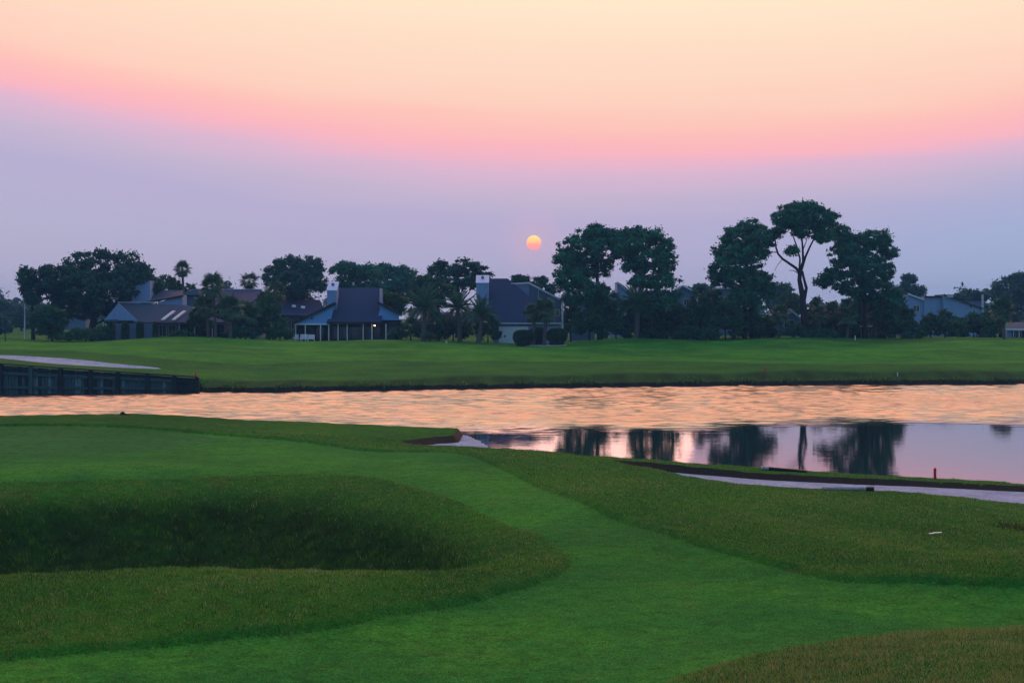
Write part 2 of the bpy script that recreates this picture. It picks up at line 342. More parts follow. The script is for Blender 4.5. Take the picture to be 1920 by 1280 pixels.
far += [pY(a, b, 244) for a, b in gl] + [pY(a, b - 1.5, 262) for a, b in gl[::3]]
ff = RBF(far)
# where the near land drops to the lake, and where the far land rises from it
NX = np.array([-60, -25, -12, -6, -2.3, -1.5, -0.6, 1, 3.2, 5.5, 11, 22, 45]); NYc = np.array([86, 84.6, 83.6, 83.0, 82.3, 79.6, 73.8, 69.0, 69.8, 71.4, 72.6, 70.6, 68.5])
FX = np.array([X_(p, y) for p, y in [(-300, 163), (0, 163.3), (373, 167.3), (380, 167.0), (450, 166.3), (560, 168), (700, 169.8), (1000, 175.6), (1500, 183.6), (1920, 186.5), (2300, 188)]])
FYs = np.array([163, 163.3, 167.3, 166.4, 166.0, 168, 169.8, 175.6, 183.6, 186.5, 188])
def base_z(X, Y):
    X = np.asarray(X, float); Y = np.asarray(Y, float)
    Z = np.full(X.shape, -1.6)
    n = Y < 105
    if n.any():
        x, y = X[n], Y[n]; z = fn(x, np.maximum(y, 15)); yc = np.interp(x, NX, NYc)
        wd = np.interp(x, [-30, -5, -2, 2, 6], [9, 6, 2.2, 3, 2.6])
        Z[n] = z + (-1.6 - z) * smoothstep(0, 1, (y - yc) / wd)
    f = Y > 140
    if f.any():
        x, y = X[f], Y[f]; z = ff(x, np.minimum(y, 262)); z = z + (4.0 - z) * smoothstep(262, 330, y)
        ys = np.interp(x, FX, FYs) + 0.5 * np.sin(x * 0.55) * np.interp(x, [-33, -28], [0, 1]) + 0.35 * np.sin(x * 1.7 + 1)* np.interp(x, [-33, -28], [0, 1])
        d = y - ys; z0 = np.minimum(z, 0.5)
        wall = x < X_(373, 167)
        rise = np.where(d < 0, -1.6, np.where(wall, z, z0 + (z - z0) * smoothstep(0, 6.5, d)))
        rise = np.where((d >= -0.35) & (d < 0), -1.6 + (np.where(wall, z, z0) + 1.6) * smoothstep(-0.35, 0, d), rise)
        Z[f] = rise
    return Z
def cast(pts, y0=16, y1=130):             # photo pixel -> the point of the ground seen there
    ys = np.exp(np.linspace(math.log(y0), math.log(y1), 1500)); out = []
    P = np.array(pts, float)
    XX = (P[:, :1] - 960) / F * ys[None]; ZZ = HC - (P[:, 1:2] - HZ) / F * ys[None]
    G = base_z(XX.ravel(), np.broadcast_to(ys, XX.shape).ravel()).reshape(XX.shape)
    hit = (ZZ <= G)
    for i in range(len(P)):
        k = int(np.argmax(hit[i])) if hit[i].any() else len(ys) - 1
        out.append((XX[i, k], ys[k]))
    return np.array(out)
def sdist(poly, X, Y):                    # signed distance to a polygon, negative inside
    d2 = np.full(X.shape, 1e18); ins = np.zeros(X.shape, bool); n = len(poly)
    for i in range(n):
        ax, ay = poly[i]; bx, by = poly[(i + 1) % n]; ex, ey = bx - ax, by - ay
        tt = np.clip(((X - ax) * ex + (Y - ay) * ey) / (ex * ex + ey * ey + 1e-12), 0, 1)
        d2 = np.minimum(d2, (X - ax - tt * ex) ** 2 + (Y - ay - tt * ey) ** 2)
        c = ((ay > Y) != (by > Y)) & (X < (bx - ax) * (Y - ay) / (by - ay + 1e-12) + ax); ins ^= c
    d = np.sqrt(d2); return np.where(ins, -d, d)
def smooth_poly(P, it=2):
    P = np.array(P)
    for _ in range(it):
        Q = np.roll(P, -1, 0); P = np.stack([0.75 * P + 0.25 * Q, 0.25 * P + 0.75 * Q], 1).reshape(-1, 2)
    return P
def at_depth(px, py, z): a = pz(px, py, z); return (a[0], a[1])
fair_poly = smooth_poly(cast([(-400, 1274), (0, 1240), (300, 1215), (600, 1190), (850, 1142), (1000, 1100), (1062, 1072), (1072, 1052), (1045, 1025), (950, 982), (850, 938), (760, 906), (640, 889), (420, 894), (200, 902), (0, 908), (-400, 915),
     (-400, 806), (0, 799), (130, 798), (300, 806), (430, 818), (600, 832), (720, 850), (830, 845), (900, 862), (960, 890), (1100, 950), (1250, 1005), (1400, 1050)]).tolist()
     + [at_depth(a, b, 2.42) for a, b in [(1560, 1098), (1640, 1106), (1920, 1118), (2300, 1126)]] + [(16.5, 29), (10, 27.5), (6.5, 26.5), (4.2, 25.4), (2.6, 24.3), (1.2, 22.5), (-2, 19), (-20, 18), (-22, 24)])
green_poly = smooth_poly(cast([(-400, 800), (0, 803), (130, 801), (260, 808), (385, 817), (420, 824), (360, 838), (200, 852), (0, 862), (-400, 866)]))
sandA_poly = smooth_poly(cast([(748, 831), (780, 828), (818, 823.5), (860, 820), (900, 817)]).tolist() + [(-1.2, 79.5), (-0.5, 77), (-0.2, 74.5)] + cast([(942, 846), (900, 842), (827, 840), (765, 837)]).tolist(), 1)
lipx = [(1135, 868), (1200, 874), (1300, 882), (1430, 893), (1600, 901), (1750, 906.5), (1920, 916), (2250, 925)]
sandB_poly = smooth_poly([at_depth(a, b, z) for (a, b), z in zip(lipx, [1.78, 1.5, 1.27, 1.05, 0.85, 0.74, 0.66, 0.56])] + [(28, 60), (20.5, 59.5), (17, 60), (13, 62.5), (9, 63), (6, 65)] + cast([(1250, 886.5), (1180, 877)]).tolist(), 1)
sandC_poly = smooth_poly([(X_(p, y), y) for p, y in [(-300, 192), (0, 191.5), (60, 189), (150, 187), (220, 182.5), (290, 181), (308, 178.5), (225, 176.3), (150, 176), (80, 175), (30, 178), (-20, 182), (-300, 184)]], 1)
ffair_poly = smooth_poly([(X_(p, y), y) for p, y in [(-200, 207), (60, 206), (200, 203), (330, 196), (460, 193), (600, 200), (760, 203), (900, 208), (1050, 205), (1250, 208), (1420, 203), (1600, 206), (1800, 202), (2150, 204), (2150, 238), (1900, 241), (1650, 237), (1420, 242), (1200, 238), (1080, 232), (960, 231), (850, 240), (700, 242), (560, 238), (420, 241), (250, 236), (100, 238), (-200, 240)]])
# grid: columns fan out from the eye, rows thin out with distance
rows = [8.0]
while rows[-1] < 1500:
    y = rows[-1]
    st = y * 0.02 if y < 18 else y * 0.0042 if y < 66 else 0.24 if y < 86 else 1.0 if y < 96 else 8 if y < 156 else 0.30 if y < 196 else 0.9 if y < 270 else y * 0.03
    rows.append(y + st)
rows = np.array(rows); NC = 480; us = np.linspace(-0.46, 0.46, NC); PADY = 4.0
GX = us[None, :] * (rows[:, None] + PADY); GY = np.repeat(rows[:, None], NC, 1); NR = len(rows)
cell = (us[1] - us[0]) * (GY + PADY)
polys = {'fair': fair_poly, 'green': green_poly, 'sandA': sandA_poly, 'sandB': sandB_poly, 'sandC': sandC_poly, 'ffair': ffair_poly}
for k_, pl in polys.items():              # pull grid points onto the zone outlines so the edges run clean
    for _ in range(2):
        bb = (GX > pl[:, 0].min() - 1) & (GX < pl[:, 0].max() + 1) & (GY > pl[:, 1].min() - 1) & (GY < pl[:, 1].max() + 1)
        x, y = GX[bb], GY[bb]; e = 0.02
        s0 = sdist(pl, x, y); gx = (sdist(pl, x + e, y) - s0) / e; gy = (sdist(pl, x, y + e) - s0) / e
        if k_ in ('sandA', 'sandB'):      # two outlines: top and foot of the bunker face
            tgt = np.where(s0 > -0.15, 0.0, -0.30); pull = (np.abs(s0) < 0.13) | (np.abs(s0 + 0.30) < 0.16)
        else: tgt = 0.0; pull = np.abs(s0) < 0.55 * cell[bb]
        dd_ = s0 - tgt
        GX[bb] = np.where(pull, x - gx * dd_, x); GY[bb] = np.where(pull, y - gy * dd_, y)
fx, fy = GX.ravel(), GY.ravel()
BZ = base_z(fx, fy); SD = {}
for k_, pl in polys.items():
    s_ = np.full(len(fx), 50.0); bb = (fx > pl[:, 0].min() - 6) & (fx < pl[:, 0].max() + 6) & (fy > pl[:, 1].min() - 6) & (fy < pl[:, 1].max() + 6)
    s_[bb] = sdist(pl, fx[bb], fy[bb]); SD[k_] = s_
nearm = (fy < 70)
wob2 = 0.014 * np.sin(fx * 2.1 + fy * 0.7) * np.sin(fy * 1.3 - fx * 0.4) + 0.010 * np.sin(fx * 5.3 + 2 * np.sin(fy * 2.2))
BZ = BZ + np.where((fy < 100), 0.12 * smoothstep(0.0, 0.20, SD['fair']) * (1 - smoothstep(20, 40, SD['fair'])) + wob2 * smoothstep(0, 0.8, SD['fair']), 0)
ftB = np.interp(fx, [X_(a, 70.5) for a, b in lipx], [1.78, 1.5, 1.27, 1.05, 0.85, 0.74, 0.66, 0.56]) - 0.13
wB = smoothstep(0.02, 0.27, -SD['sandB']) * smoothstep(0.0, 1.6, fy - np.interp(fx, [2, 6, 9, 13, 17, 20.5, 28], [67.5, 65, 63, 62.5, 60, 59.5, 60]))
BZ = np.where(fy < 100, BZ + (np.minimum(BZ - 0.1, ftB) - BZ) * wB, BZ)
BZ = BZ - 0.30 * smoothstep(0.02, 0.27, -SD['sandA']) - 0.22 * smoothstep(0, 1.2, -SD['sandC'])
far_w = smoothstep(186, 200, fy) * smoothstep(270, 250, fy)
BZ = BZ + far_w * (0.16 * np.sin(fy * 0.30 + 1.6 * np.sin(fx * 0.045)) * np.sin(fx * 0.05 + fy * 0.04) + 0.10 * np.sin(fx * 0.11 + 1.3 * np.sin(fy * 0.12)))
GZ = BZ.reshape(NR, NC)
def gz(X, Y):                             # ground height by interpolation on the grid
    X = np.atleast_1d(np.asarray(X, float)); Y = np.atleast_1d(np.asarray(Y, float))
    i = np.clip(np.searchsorted(rows, Y) - 1, 0, NR - 2); fr = np.clip((Y - rows[i]) / (rows[i + 1] - rows[i]), 0, 1)
    j_ = np.clip((X / (Y + PADY) - us[0]) / (us[1] - us[0]), 0, NC - 1.001); j = j_.astype(int); fc = j_ - j
    return (GZ[i, j] * (1 - fc) + GZ[i, j + 1] * fc) * (1 - fr) + (GZ[i + 1, j] * (1 - fc) + GZ[i + 1, j + 1] * fc) * fr
def g1(X, Y): return float(gz(X, Y)[0])
I = np.arange(NR * NC).reshape(NR, NC)
quads = np.stack([I[:-1, :-1], I[:-1, 1:], I[1:, 1:], I[1:, :-1]], -1).reshape(-1, 4)
cen = {k_: v[quads].mean(1) for k_, v in SD.items()}
zone = np.zeros(len(quads), int)
zone[cen['fair'] < 0] = 1; zone[cen['ffair'] < 0] = 7; zone[cen['green'] < 0] = 2
zone[cen['sandA'] < -0.26] = 3; zone[cen['sandB'] < -0.26] = 4; zone[cen['sandC'] < 0] = 5
qy = fy[quads].mean(1); qz = BZ[quads]
steep = (qz.max(1) - qz.min(1)) / np.maximum(cell.ravel()[quads[:, 0]], 0.1)
face = ((cen['sandA'] < -0.03) & (cen['sandA'] >= -0.26)) | ((cen['sandB'] < -0.03) & (cen['sandB'] >= -0.26)) | ((qy > 160) & (qy < 190) & (qz.min(1) < 0.22))
zone[face & (zone < 3)] = 6
VV = np.stack([fx, fy, BZ], 1)
LUSH_SHADE = (0.76 + 0.18 * np.sin(fx * 1.9 + 1.5 * np.sin(fy * 1.1)) * np.sin(fy * 1.6 + np.sin(fx * 1.3))) * smoothstep(2.35, 1.5, BZ) * (fy < 55) * (fy > 36) * (fx < 0.5)  # hollow darkened for shade as well as for its long grass
fd_ = fy - np.interp(fx, FX, FYs); LUSH_SHADE = np.maximum(LUSH_SHADE, (0.62 + 0.2 * np.sin(fx * 0.6) * np.sin(fx * 1.7)) * smoothstep(9.0, 5.0, fd_ + 1.2 * np.sin(fx * 0.33)) * (fd_ > -1) * (fx > X_(373, 167)))
def zone_obj(name, z, m):
    q = quads[zone == z]; uq, inv = np.unique(q.ravel(), return_inverse=True)
    o = obj(name, np_mesh(name, VV[uq], inv.reshape(-1, 4), m, True, {'lush_shade': LUSH_SHADE[uq]})); o['kind'] = 'structure'; return o
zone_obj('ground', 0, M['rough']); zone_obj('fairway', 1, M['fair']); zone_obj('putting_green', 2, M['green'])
for z_ in (3, 4, 5): zone_obj('sand_bunker', z_, M['sand'])
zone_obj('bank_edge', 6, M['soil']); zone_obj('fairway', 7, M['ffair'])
def build_lake():
    ys = np.concatenate([np.arange(60, 100, 2.0), np.arange(100, 104, 1.0), np.arange(104, 188.5, 0.235), np.arange(189, 203, 3.0)]); xs = np.concatenate([[-200, -120], np.arange(-64, 64.1, 0.5), [120, 200]])
    X, Y = np.meshgrid(xs, ys); X = X.ravel(); Y = Y.ravel()
    drift = 3.5 * np.sin(X * 0.07 + 1.0) * np.sin(Y * 0.05) + 2.0 * np.sin(X * 0.19 + 0.6 * np.sin(Y * 0.21)) + 1.2 * np.sin(X * 0.43 + Y * 0.3)
    ruff = smoothstep(103, 122, Y - 0.35 * X + 1.3 * drift) * (np.abs(X) < 64)
    gust = 0.85 + 0.25 * np.sin(X * 0.08 + 2.0 * np.sin(Y * 0.05)) * np.sin(Y * 0.11 + 0.7)
    H = np.zeros(len(X)); r_ = np.random.default_rng(3)
    for lam in (0.75, 0.82, 0.9, 0.98, 1.07, 1.17, 1.28, 1.42, 1.6, 1.85, 2.2, 2.7):
        for _ in range(3):
            th = r_.normal(0, 0.42); k_ = 2 * math.pi / lam
            H += np.sin(k_ * (Y * math.cos(th) + X * math.sin(th)) + r_.uniform(0, 6.28)) * SLOPE / k_
    V = np.stack([X, Y, H * ruff * gust], 1); nx = len(xs); I_ = np.arange(len(X)).reshape(len(ys), nx)
    Q = np.stack([I_[:-1, :-1], I_[:-1, 1:], I_[1:, 1:], I_[1:, :-1]], -1).reshape(-1, 4)
    o = obj('lake', np_mesh('lake', V, Q, M['water'], True, {'ruff': ruff * gust})); o['kind'] = 'structure'
SLOPE = 0.048
build_lake()
# ------------------------------------------------------------------ rough grass, blade by blade
def blades(n, y0, y1, pw, test, h0, h1, w0, lean, name, dry=0.0):
    U = rng.uniform(-0.345, 0.345, n); q = rng.random(n)
    Y = (y0 ** (1 - pw) + q * (y1 ** (1 - pw) - y0 ** (1 - pw))) ** (1 / (1 - pw)); X = U * (Y + PADY)
    sd = sdist(fair_poly, X, Y); k = test(X, Y, sd + (rng.exponential(0.10, n) - 0.02 if test is rough_t else 0)); X, Y, sd = X[k], Y[k], sd[k]; n = len(X)
    Z = gz(X, Y); h = rng.uniform(h0, h1, n) * (0.55 + 0.45 * smoothstep(0, 0.5, sd)) if test is rough_t else rng.uniform(h0, h1, n)
    hollow = smoothstep(2.32, 1.5, Z) * (Y < 55) * (Y > 36) * (X < 0.5)  # also tones the blades down, for shade and long grass together
    cl_ = np.sin(X * 4.1 + 2.3 * np.sin(Y * 1.9)) * np.sin(Y * 2.7 + 1.9 * np.sin(X * 2.6 + 1)) + 0.6 * np.sin(X * 9.7 + Y * 3.1) * np.sin(Y * 6.1 - X * 2.2)
    if test is rough_t: h = h * (1 + 0.55 * np.clip(cl_, -0.8, 1))
    h = h * (1 + 1.9 * hollow)
    a = rng.uniform(0, 2 * math.pi, n); ln = rng.uniform(0.2, 1, n) * lean * h; ta = rng.uniform(0, 2 * math.pi, n)
    wd = w0 * rng.uniform(0.6, 1.4, n) * (Y / 30) ** 0.5
    dx, dy = np.cos(a) * wd, np.sin(a) * wd
    V = np.empty((n, 3, 3)); V[:, 0] = np.stack([X - dx, Y - dy, Z - 0.01], 1); V[:, 1] = np.stack([X + dx, Y + dy, Z - 0.01], 1)
    V[:, 2] = np.stack([X + np.cos(ta) * ln, Y + np.sin(ta) * ln, Z + h], 1)
    pn = 0.5 + 0.25 * (np.sin(X * 0.9 + 1.3 * np.sin(Y * 0.31)) + np.sin(Y * 0.5 + 1.7 * np.sin(X * 0.6 + 1)))
    pn2 = 0.5 + 0.25 * (np.sin(X * 2.9 + 1.9 * np.sin(Y * 1.1 + 2)) + np.sin(Y * 1.7 + 2.2 * np.sin(X * 1.9)))
    patch = np.clip(pn * 0.6 + pn2 * 0.6 - 0.3, 0, 1)
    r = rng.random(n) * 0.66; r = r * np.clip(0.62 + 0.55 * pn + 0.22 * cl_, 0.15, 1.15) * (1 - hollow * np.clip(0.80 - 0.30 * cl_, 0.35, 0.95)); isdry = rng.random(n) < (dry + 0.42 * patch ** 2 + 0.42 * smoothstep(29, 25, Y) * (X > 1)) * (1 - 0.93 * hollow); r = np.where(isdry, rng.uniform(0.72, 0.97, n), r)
    r = np.where(rng.random(n) < np.where(hollow > 0.3, 0.002, 0.012 if test is rough_t else 0.05), 1.0, r)
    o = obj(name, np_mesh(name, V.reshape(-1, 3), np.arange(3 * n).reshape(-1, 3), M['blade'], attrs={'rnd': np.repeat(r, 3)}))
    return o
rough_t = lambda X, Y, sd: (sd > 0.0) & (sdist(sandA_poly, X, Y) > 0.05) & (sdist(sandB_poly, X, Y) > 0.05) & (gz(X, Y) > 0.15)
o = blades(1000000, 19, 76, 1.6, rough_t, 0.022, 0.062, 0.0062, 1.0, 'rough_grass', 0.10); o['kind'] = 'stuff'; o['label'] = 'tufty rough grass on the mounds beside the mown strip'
fair_t = lambda X, Y, sd: (sd < 0.0)
o = blades(250000, 21, 60, 1.9, fair_t, 0.008, 0.02, 0.007, 1.4, 'mown_grass', 0.03); o['kind'] = 'stuff'; o['label'] = 'short mown grass blades of the winding fairway strip'
def shore_grass():
    n = 16000; px = rng.uniform(376, 2000, n); X = np.interp(px, [376, 700, 1000, 1500, 2000], [X_(376, 166.6), X_(700, 169.8), X_(1000, 175.6), X_(1500, 183.6), X_(2000, 186.9)]); ys = np.interp(X, FX, FYs) + 0.5 * np.sin(X * 0.55) * np.interp(X, [-33, -28], [0, 1]) + 0.35 * np.sin(X * 1.7 + 1) * np.interp(X, [-33, -28], [0, 1])
    Y = ys + 0.05 + rng.exponential(0.55, n); Z = gz(X, Y); k = Z > 0.1; X, Y, Z = X[k], Y[k], Z[k]; n = len(X)
    cl_ = np.clip(0.5 + 0.5 * np.sin(X * 0.8 + 2 * np.sin(X * 0.23)) + 0.3 * np.sin(X * 3.1), 0.15, 1.3); h = rng.uniform(0.12, 0.5, n) * cl_; a = rng.uniform(0, 6.28, n); w_ = rng.uniform(0.02, 0.05, n)
    V = np.empty((n, 3, 3)); V[:, 0] = np.stack([X - np.cos(a) * w_, Y - np.sin(a) * w_, Z - 0.05], 1); V[:, 1] = np.stack([X + np.cos(a) * w_, Y + np.sin(a) * w_, Z - 0.05], 1); V[:, 2] = np.stack([X + rng.normal(0, 0.15, n) * cl_, Y - 0.3 * h * rng.random(n), Z + h * 0.9], 1)
    o = obj('shore_grass', np_mesh('shore_grass', V.reshape(-1, 3), np.arange(3 * n).reshape(-1, 3), M['blade'], attrs={'rnd': np.repeat(np.where(rng.random(n) < 0.2, rng.uniform(0.7, 0.9, n), rng.random(n) * 0.3), 3)})); tag(o, 'unmown grass fringe along the far water edge', kind='stuff')
shore_grass()
# ------------------------------------------------------------------ timber retaining wall on the far left bank
def Wz(px): return np.interp(px, [-200, 0, 370], [3.0 + 0.9, 3.0, 1.52])
def WY(px): return float(np.interp(px, [-200, 0, 370], [162.0, 162.4, 166.4]))
bw = thing('retaining_wall', 'weathered timber bulkhead holding up the far left bank above the water', 'wall', (X_(180, 164), 164, 0))
posts = [-112, -55, 2, 58, 114, 170, 221, 276, 327, 370]
for i, px in enumerate(posts):
    y = WY(px); x = X_(px, y); top = float(Wz(px)) + 0.03
    MB().prism([(x - 0.2, y - 0.22, -0.8), (x + 0.2, y - 0.22, -0.8), (x + 0.19, y - 0.22, top), (x - 0.19, y - 0.22, top)], (0, 0.4, 0)).build('post', M['timber_d'] if i != 3 else M['timber'], bw)
for i in range(len(posts) - 1):
    a, b = posts[i], posts[i + 1]; ya, yb = WY(a), WY(b); xa, xb = X_(a, ya), X_(b, yb); za, zb = float(Wz(a)), float(Wz(b))
    h = (za + zb) / 2
    n = 9 if i < 8 else 6
    for k in range(n):
        f0, f1 = k / n + 0.006, (k + 1) / n - 0.006
        p0 = Vector((xa + (xb - xa) * f0, ya + (yb - ya) * f0, 0)); p1 = Vector((xa + (xb - xa) * f1, ya + (yb - ya) * f1, 0))
        t0 = za + (zb - za) * f0; t1 = za + (zb - za) * f1; jit = rnd.uniform(0, 0.05)
        m = M['timber_p'] if rnd.random() < 0.22 and i > 2 else (M['timber'] if rnd.random() < 0.75 else M['timber_d'])
        if i == len(posts) - 2: m = M['timber_d']
        MB().prism([(p0.x, p0.y + 0.16 + jit, -0.6), (p1.x, p1.y + 0.16 + jit, -0.6), (p1.x, p1.y + 0.16 + jit, t1 - 0.08), (p0.x, p0.y + 0.16 + jit, t0 - 0.08)], (0, 0.08, 0)).build('plank', m, bw)
    dx, dy = (xb - xa), (yb - ya)
    def rail(name, zf, ht, m, pr):
        MB().bar((xa + dx * 0.07, ya + dy * 0.07 + pr, za * zf), (xb - dx * 0.07, yb - dy * 0.07 + pr, zb * zf), 0.14, ht).build(name, m, bw)
    rail('rail', 0.86, 0.26, M['timber_d'], 0.05)
    rail('rail', 0.72, 0.30, M['timber'] if i < 8 else M['timber_d'], 0.05)
    rail('rail', 0.24, 0.26, M['timber'] if i < 8 else M['timber_d'], 0.05)
    MB().bar((xa, ya + 0.02, za + 0.09), (xb, yb + 0.02, zb + 0.09), 0.62, 0.12).build('cap_board', M['timber_d'], bw)
    MB().prism([(xa, ya + 0.3, -0.5), (xb, yb + 0.3, -0.5), (xb, yb + 0.3, 0.26), (xa, ya + 0.3, 0.26)], (0, -0.02, 0)).build('wet_board', M['timber_d'], bw)
# ------------------------------------------------------------------ houses
def house(label, px, Y):
    x = X_(px, Y); z = g1(x, Y); return thing('house', label, 'house', (x, Y, z))
def wall(h, pts, Y, depth, m='wall', name='wall', parent=None):
    return MB().prism([at(a, b, Y) for a, b in pts], (0, depth, 0)).build(name, M[m], parent or h)
def slab(h, q, th=0.22, m='roof', name='roof', edge=True):
    """q: four (px, py, Y) corners, lower-left, lower-right, upper-right, upper-left"""
    P = [at(*c) for c in q]; r = MB().prism(P, (0, 0, -th)).build(name, M[m], h)
    if edge:
        a, b = P[0], P[1]
        MB().bar(a + Vector((0, -0.05, -th * 0.6)), b + Vector((0, -0.05, -th * 0.6)), 0.08, th * 1.3).build('fascia', M['fascia'], r)
    return r
def rect(x0, x1, y0, y1): return [(x0, y1), (x1, y1), (x1, y0), (x0, y0)]
def window(h, x0, x1, y0, y1, Y, mull=1, frame='trim'):
    """a dark pane set in a proud frame on a wall whose face is at depth Y"""
    mm = Y / F; a = at(x0, y1, Y); b = at(x1, y0, Y); t_ = 0.07; f = MB()
    f.box(a.x, a.x + t_, Y - 0.06, Y - 0.003, a.z, b.z).box(b.x - t_, b.x, Y - 0.06, Y - 0.003, a.z, b.z)
    f.box(a.x + t_, b.x - t_, Y - 0.06, Y - 0.003, a.z, a.z + t_).box(a.x + t_, b.x - t_, Y - 0.06, Y - 0.003, b.z - t_, b.z)
    for k in range(1, mull + 1):
        c = a.x + (b.x - a.x) * k / (mull + 1); f.box(c - 0.03, c + 0.03, Y - 0.055, Y - 0.003, a.z + t_, b.z - t_)
    wn = f.build('window', M[frame], h)
    MB().box(a.x + t_ * 0.8, b.x - t_ * 0.8, Y - 0.025, Y - 0.004, a.z + t_ * 0.8, b.z - t_ * 0.8).build('pane', M['glass'], wn); return wn
def post(h, px, y0, y1, Y, wd=0.16, m='white'):
    a = at(px, y1, Y); b = at(px, y0, Y); return MB().box(a.x - wd / 2, a.x + wd / 2, Y - wd / 2, Y + wd / 2, a.z, b.z).build('porch_post', M[m], h)
def chimney(h, x0, x1, y_top, y_bot, Y, dep, cap_dy, m='wall', flue=True):
    """boxed chimney with a metal cap that slopes down toward the lake"""
    a = at(x0, y_bot, Y); b = at(x1, y_top + cap_dy, Y); zb = Z_(y_top, Y + dep)
    c = MB(); c.prism([(a.x, Y, a.z), (a.x, Y + dep, a.z), (a.x, Y + dep, zb), (a.x, Y, b.z)], (b.x - a.x, 0, 0)); ch = c.build('chimney', M[m], h)
    MB().prism([(a.x - 0.08, Y - 0.1, b.z), (a.x - 0.08, Y + dep + 0.08, zb), (a.x - 0.08, Y + dep + 0.08, zb + 0.1), (a.x - 0.08, Y - 0.1, b.z + 0.1)], (b.x - a.x + 0.16, 0, 0)).build('chimney_cap', M['metal'], ch)
    if flue:
        cx = (a.x + b.x) / 2; zc = (b.z + zb) / 2
        MB().tube([(cx, Y + dep * 0.55, zc), (cx, Y + dep * 0.55, zc + 0.55)], [0.22, 0.22], 10).build('flue', M['wall2'], ch)
    return ch
LOW = 648
# 1: low grey house under the great oak
h = house('low grey house with two white skylights below the big round oak', 290, 254); Y = 254
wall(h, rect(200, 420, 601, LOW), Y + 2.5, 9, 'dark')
wall(h, [(195, 600), (222, 568), (257, 601)], Y + 0.6, 0.25, 'wall', 'gable_wall')
slab(h, [(196, 602, Y), (222, 602, Y), (223, 567, Y + 7), (221, 567, Y + 7)], m='roof2')
slab(h, [(252, 604, Y), (425, 604, Y), (352, 572, Y + 7), (222, 567, Y + 7)], m='roof2')
MB().bar(at(221, 566.6, Y + 7), at(290, 566.6, Y + 7), 0.3, 0.16).build('ridge_cap', M['trim'], h)
for x0 in (302, 322):
    q = [at(x0, 602, Y + 0.3), at(x0 + 6, 602, Y + 0.3), at(x0 + 27, 586, Y + 3.4), at(x0 + 21, 586, Y + 3.4)]
    MB().prism([p + Vector((0, 0, 0.32)) for p in q], (0, 0, -0.2)).build('skylight', M['white'], h)
wall(h, [(247, 570), (281, 570), (281, 526), (247, 538.5)], Y + 9, 3.2, 'wall', 'clerestory_tower')
slab(h, [(262, 568, Y + 8.5), (344, 553, Y + 8.5), (343, 544, Y + 13), (307, 544, Y + 13)], m='roof2')
wall(h, [(296, 572), (342, 572), (342, 553), (300, 566)], Y + 8.8, 3.5, 'wall', 'upper_wall')
MB().bar(at(335, 606, Y + 0.4), at(430, 606.5, Y + 0.4), 0.2, 0.28).build('porch_beam', M['white'], h)
for px in (336, 365, 398): post(h, px, 607, LOW, Y + 0.5, 0.14, 'trim')
wall(h, rect(292, 334, 603.5, LOW), Y + 2.2, 0.2, 'wall2', 'rear_wall'); window(h, 298, 312, 609, 630, Y + 2.2); window(h, 316, 330, 609, 630, Y + 2.2)
for px in (193, 203): post(h, px, 604, 620, Y + 0.4, 0.12, 'trim')
for i, (a, b) in enumerate([(215.5, 228), (242, 256), (269.5, 287)]):
    fp = thing('fence_panel', ['grey board fence panel nearest the big oak, left of three', 'middle grey board fence panel between two clipped hedge columns', 'widest grey board fence panel, beside the dark porch'][i], 'fence', (X_(a, 248), 248, g1(X_(a, 248), 248)), 'grey fence panels of the low house')
    k = 5 if i < 2 else 7
    for j in range(k):
        x0 = X_(a + (b - a) * j / k, 248) + 0.012; x1 = X_(a + (b - a) * (j + 1) / k, 248) - 0.012
        MB().box(x0, x1, 248 + 0.02 * (j % 2), 248.05 + 0.02 * (j % 2), g1(x0, 248) - 0.2, Z_(606, 248) + rnd.uniform(-0.02, 0.02)).build('board', M['wall2'], fp)
# 2: house with shed roofs behind it
h = house('house with a long dark ridge and a white right gable behind the fan palms', 440, 276); Y = 276
slab(h, [(372, 574, Y), (474, 566, Y), (491, 543, Y + 8), (398, 543, Y + 8)])
MB().bar(at(396, 542.5, Y + 8), at(491, 542.5, Y + 8), 0.3, 0.14).build('ridge_cap', M['trim'], h)
wall(h, [(472, 572), (490.5, 572), (490.5, 546), (474, 564)], Y + 0.8, 7, 'wall', 'gable_wall'); wall(h, rect(380, 488, 572, LOW - 8), Y + 1, 7, 'wall2')
wall(h, [(343, 575), (372, 575), (372, 541), (343, 549)], Y + 3, 5, 'wall2', 'side_wing'); slab(h, [(341, 553, Y + 2.6), (374, 553, Y + 2.6), (374, 541, Y + 7), (355, 543, Y + 7)], m='roof2')
window(h, 405, 420, 580, 600, Y + 1)
# 3: low roofs further back
h = house('half hidden low house with lit skylights between the palms and the porch house', 560, 296); Y = 296
slab(h, [(515, 590, Y), (612, 592, Y), (600, 562, Y + 8), (545, 561, Y + 8)]); wall(h, rect(522, 606, 588, LOW - 12), Y + 1.5, 6, 'wall2')
slab(h, [(512, 580, Y + 4), (548, 580, Y + 4), (546, 563, Y + 9), (523, 563, Y + 9)], m='roof2')
for (a, b) in ((549, 575), (566, 577), (557, 595)):
    q = [at(a, b + 2, Y + 3.2), at(a + 7, b + 3, Y + 3.2), at(a + 8, b, Y + 4.2), at(a + 1, b - 1, Y + 4.2)]
    MB().prism([p + Vector((0, -1.5, 0.3)) for p in q], (0, 0, -0.15)).build('skylight', M['white'], h)
window(h, 540, 552, 600, 618, Y + 1.5)
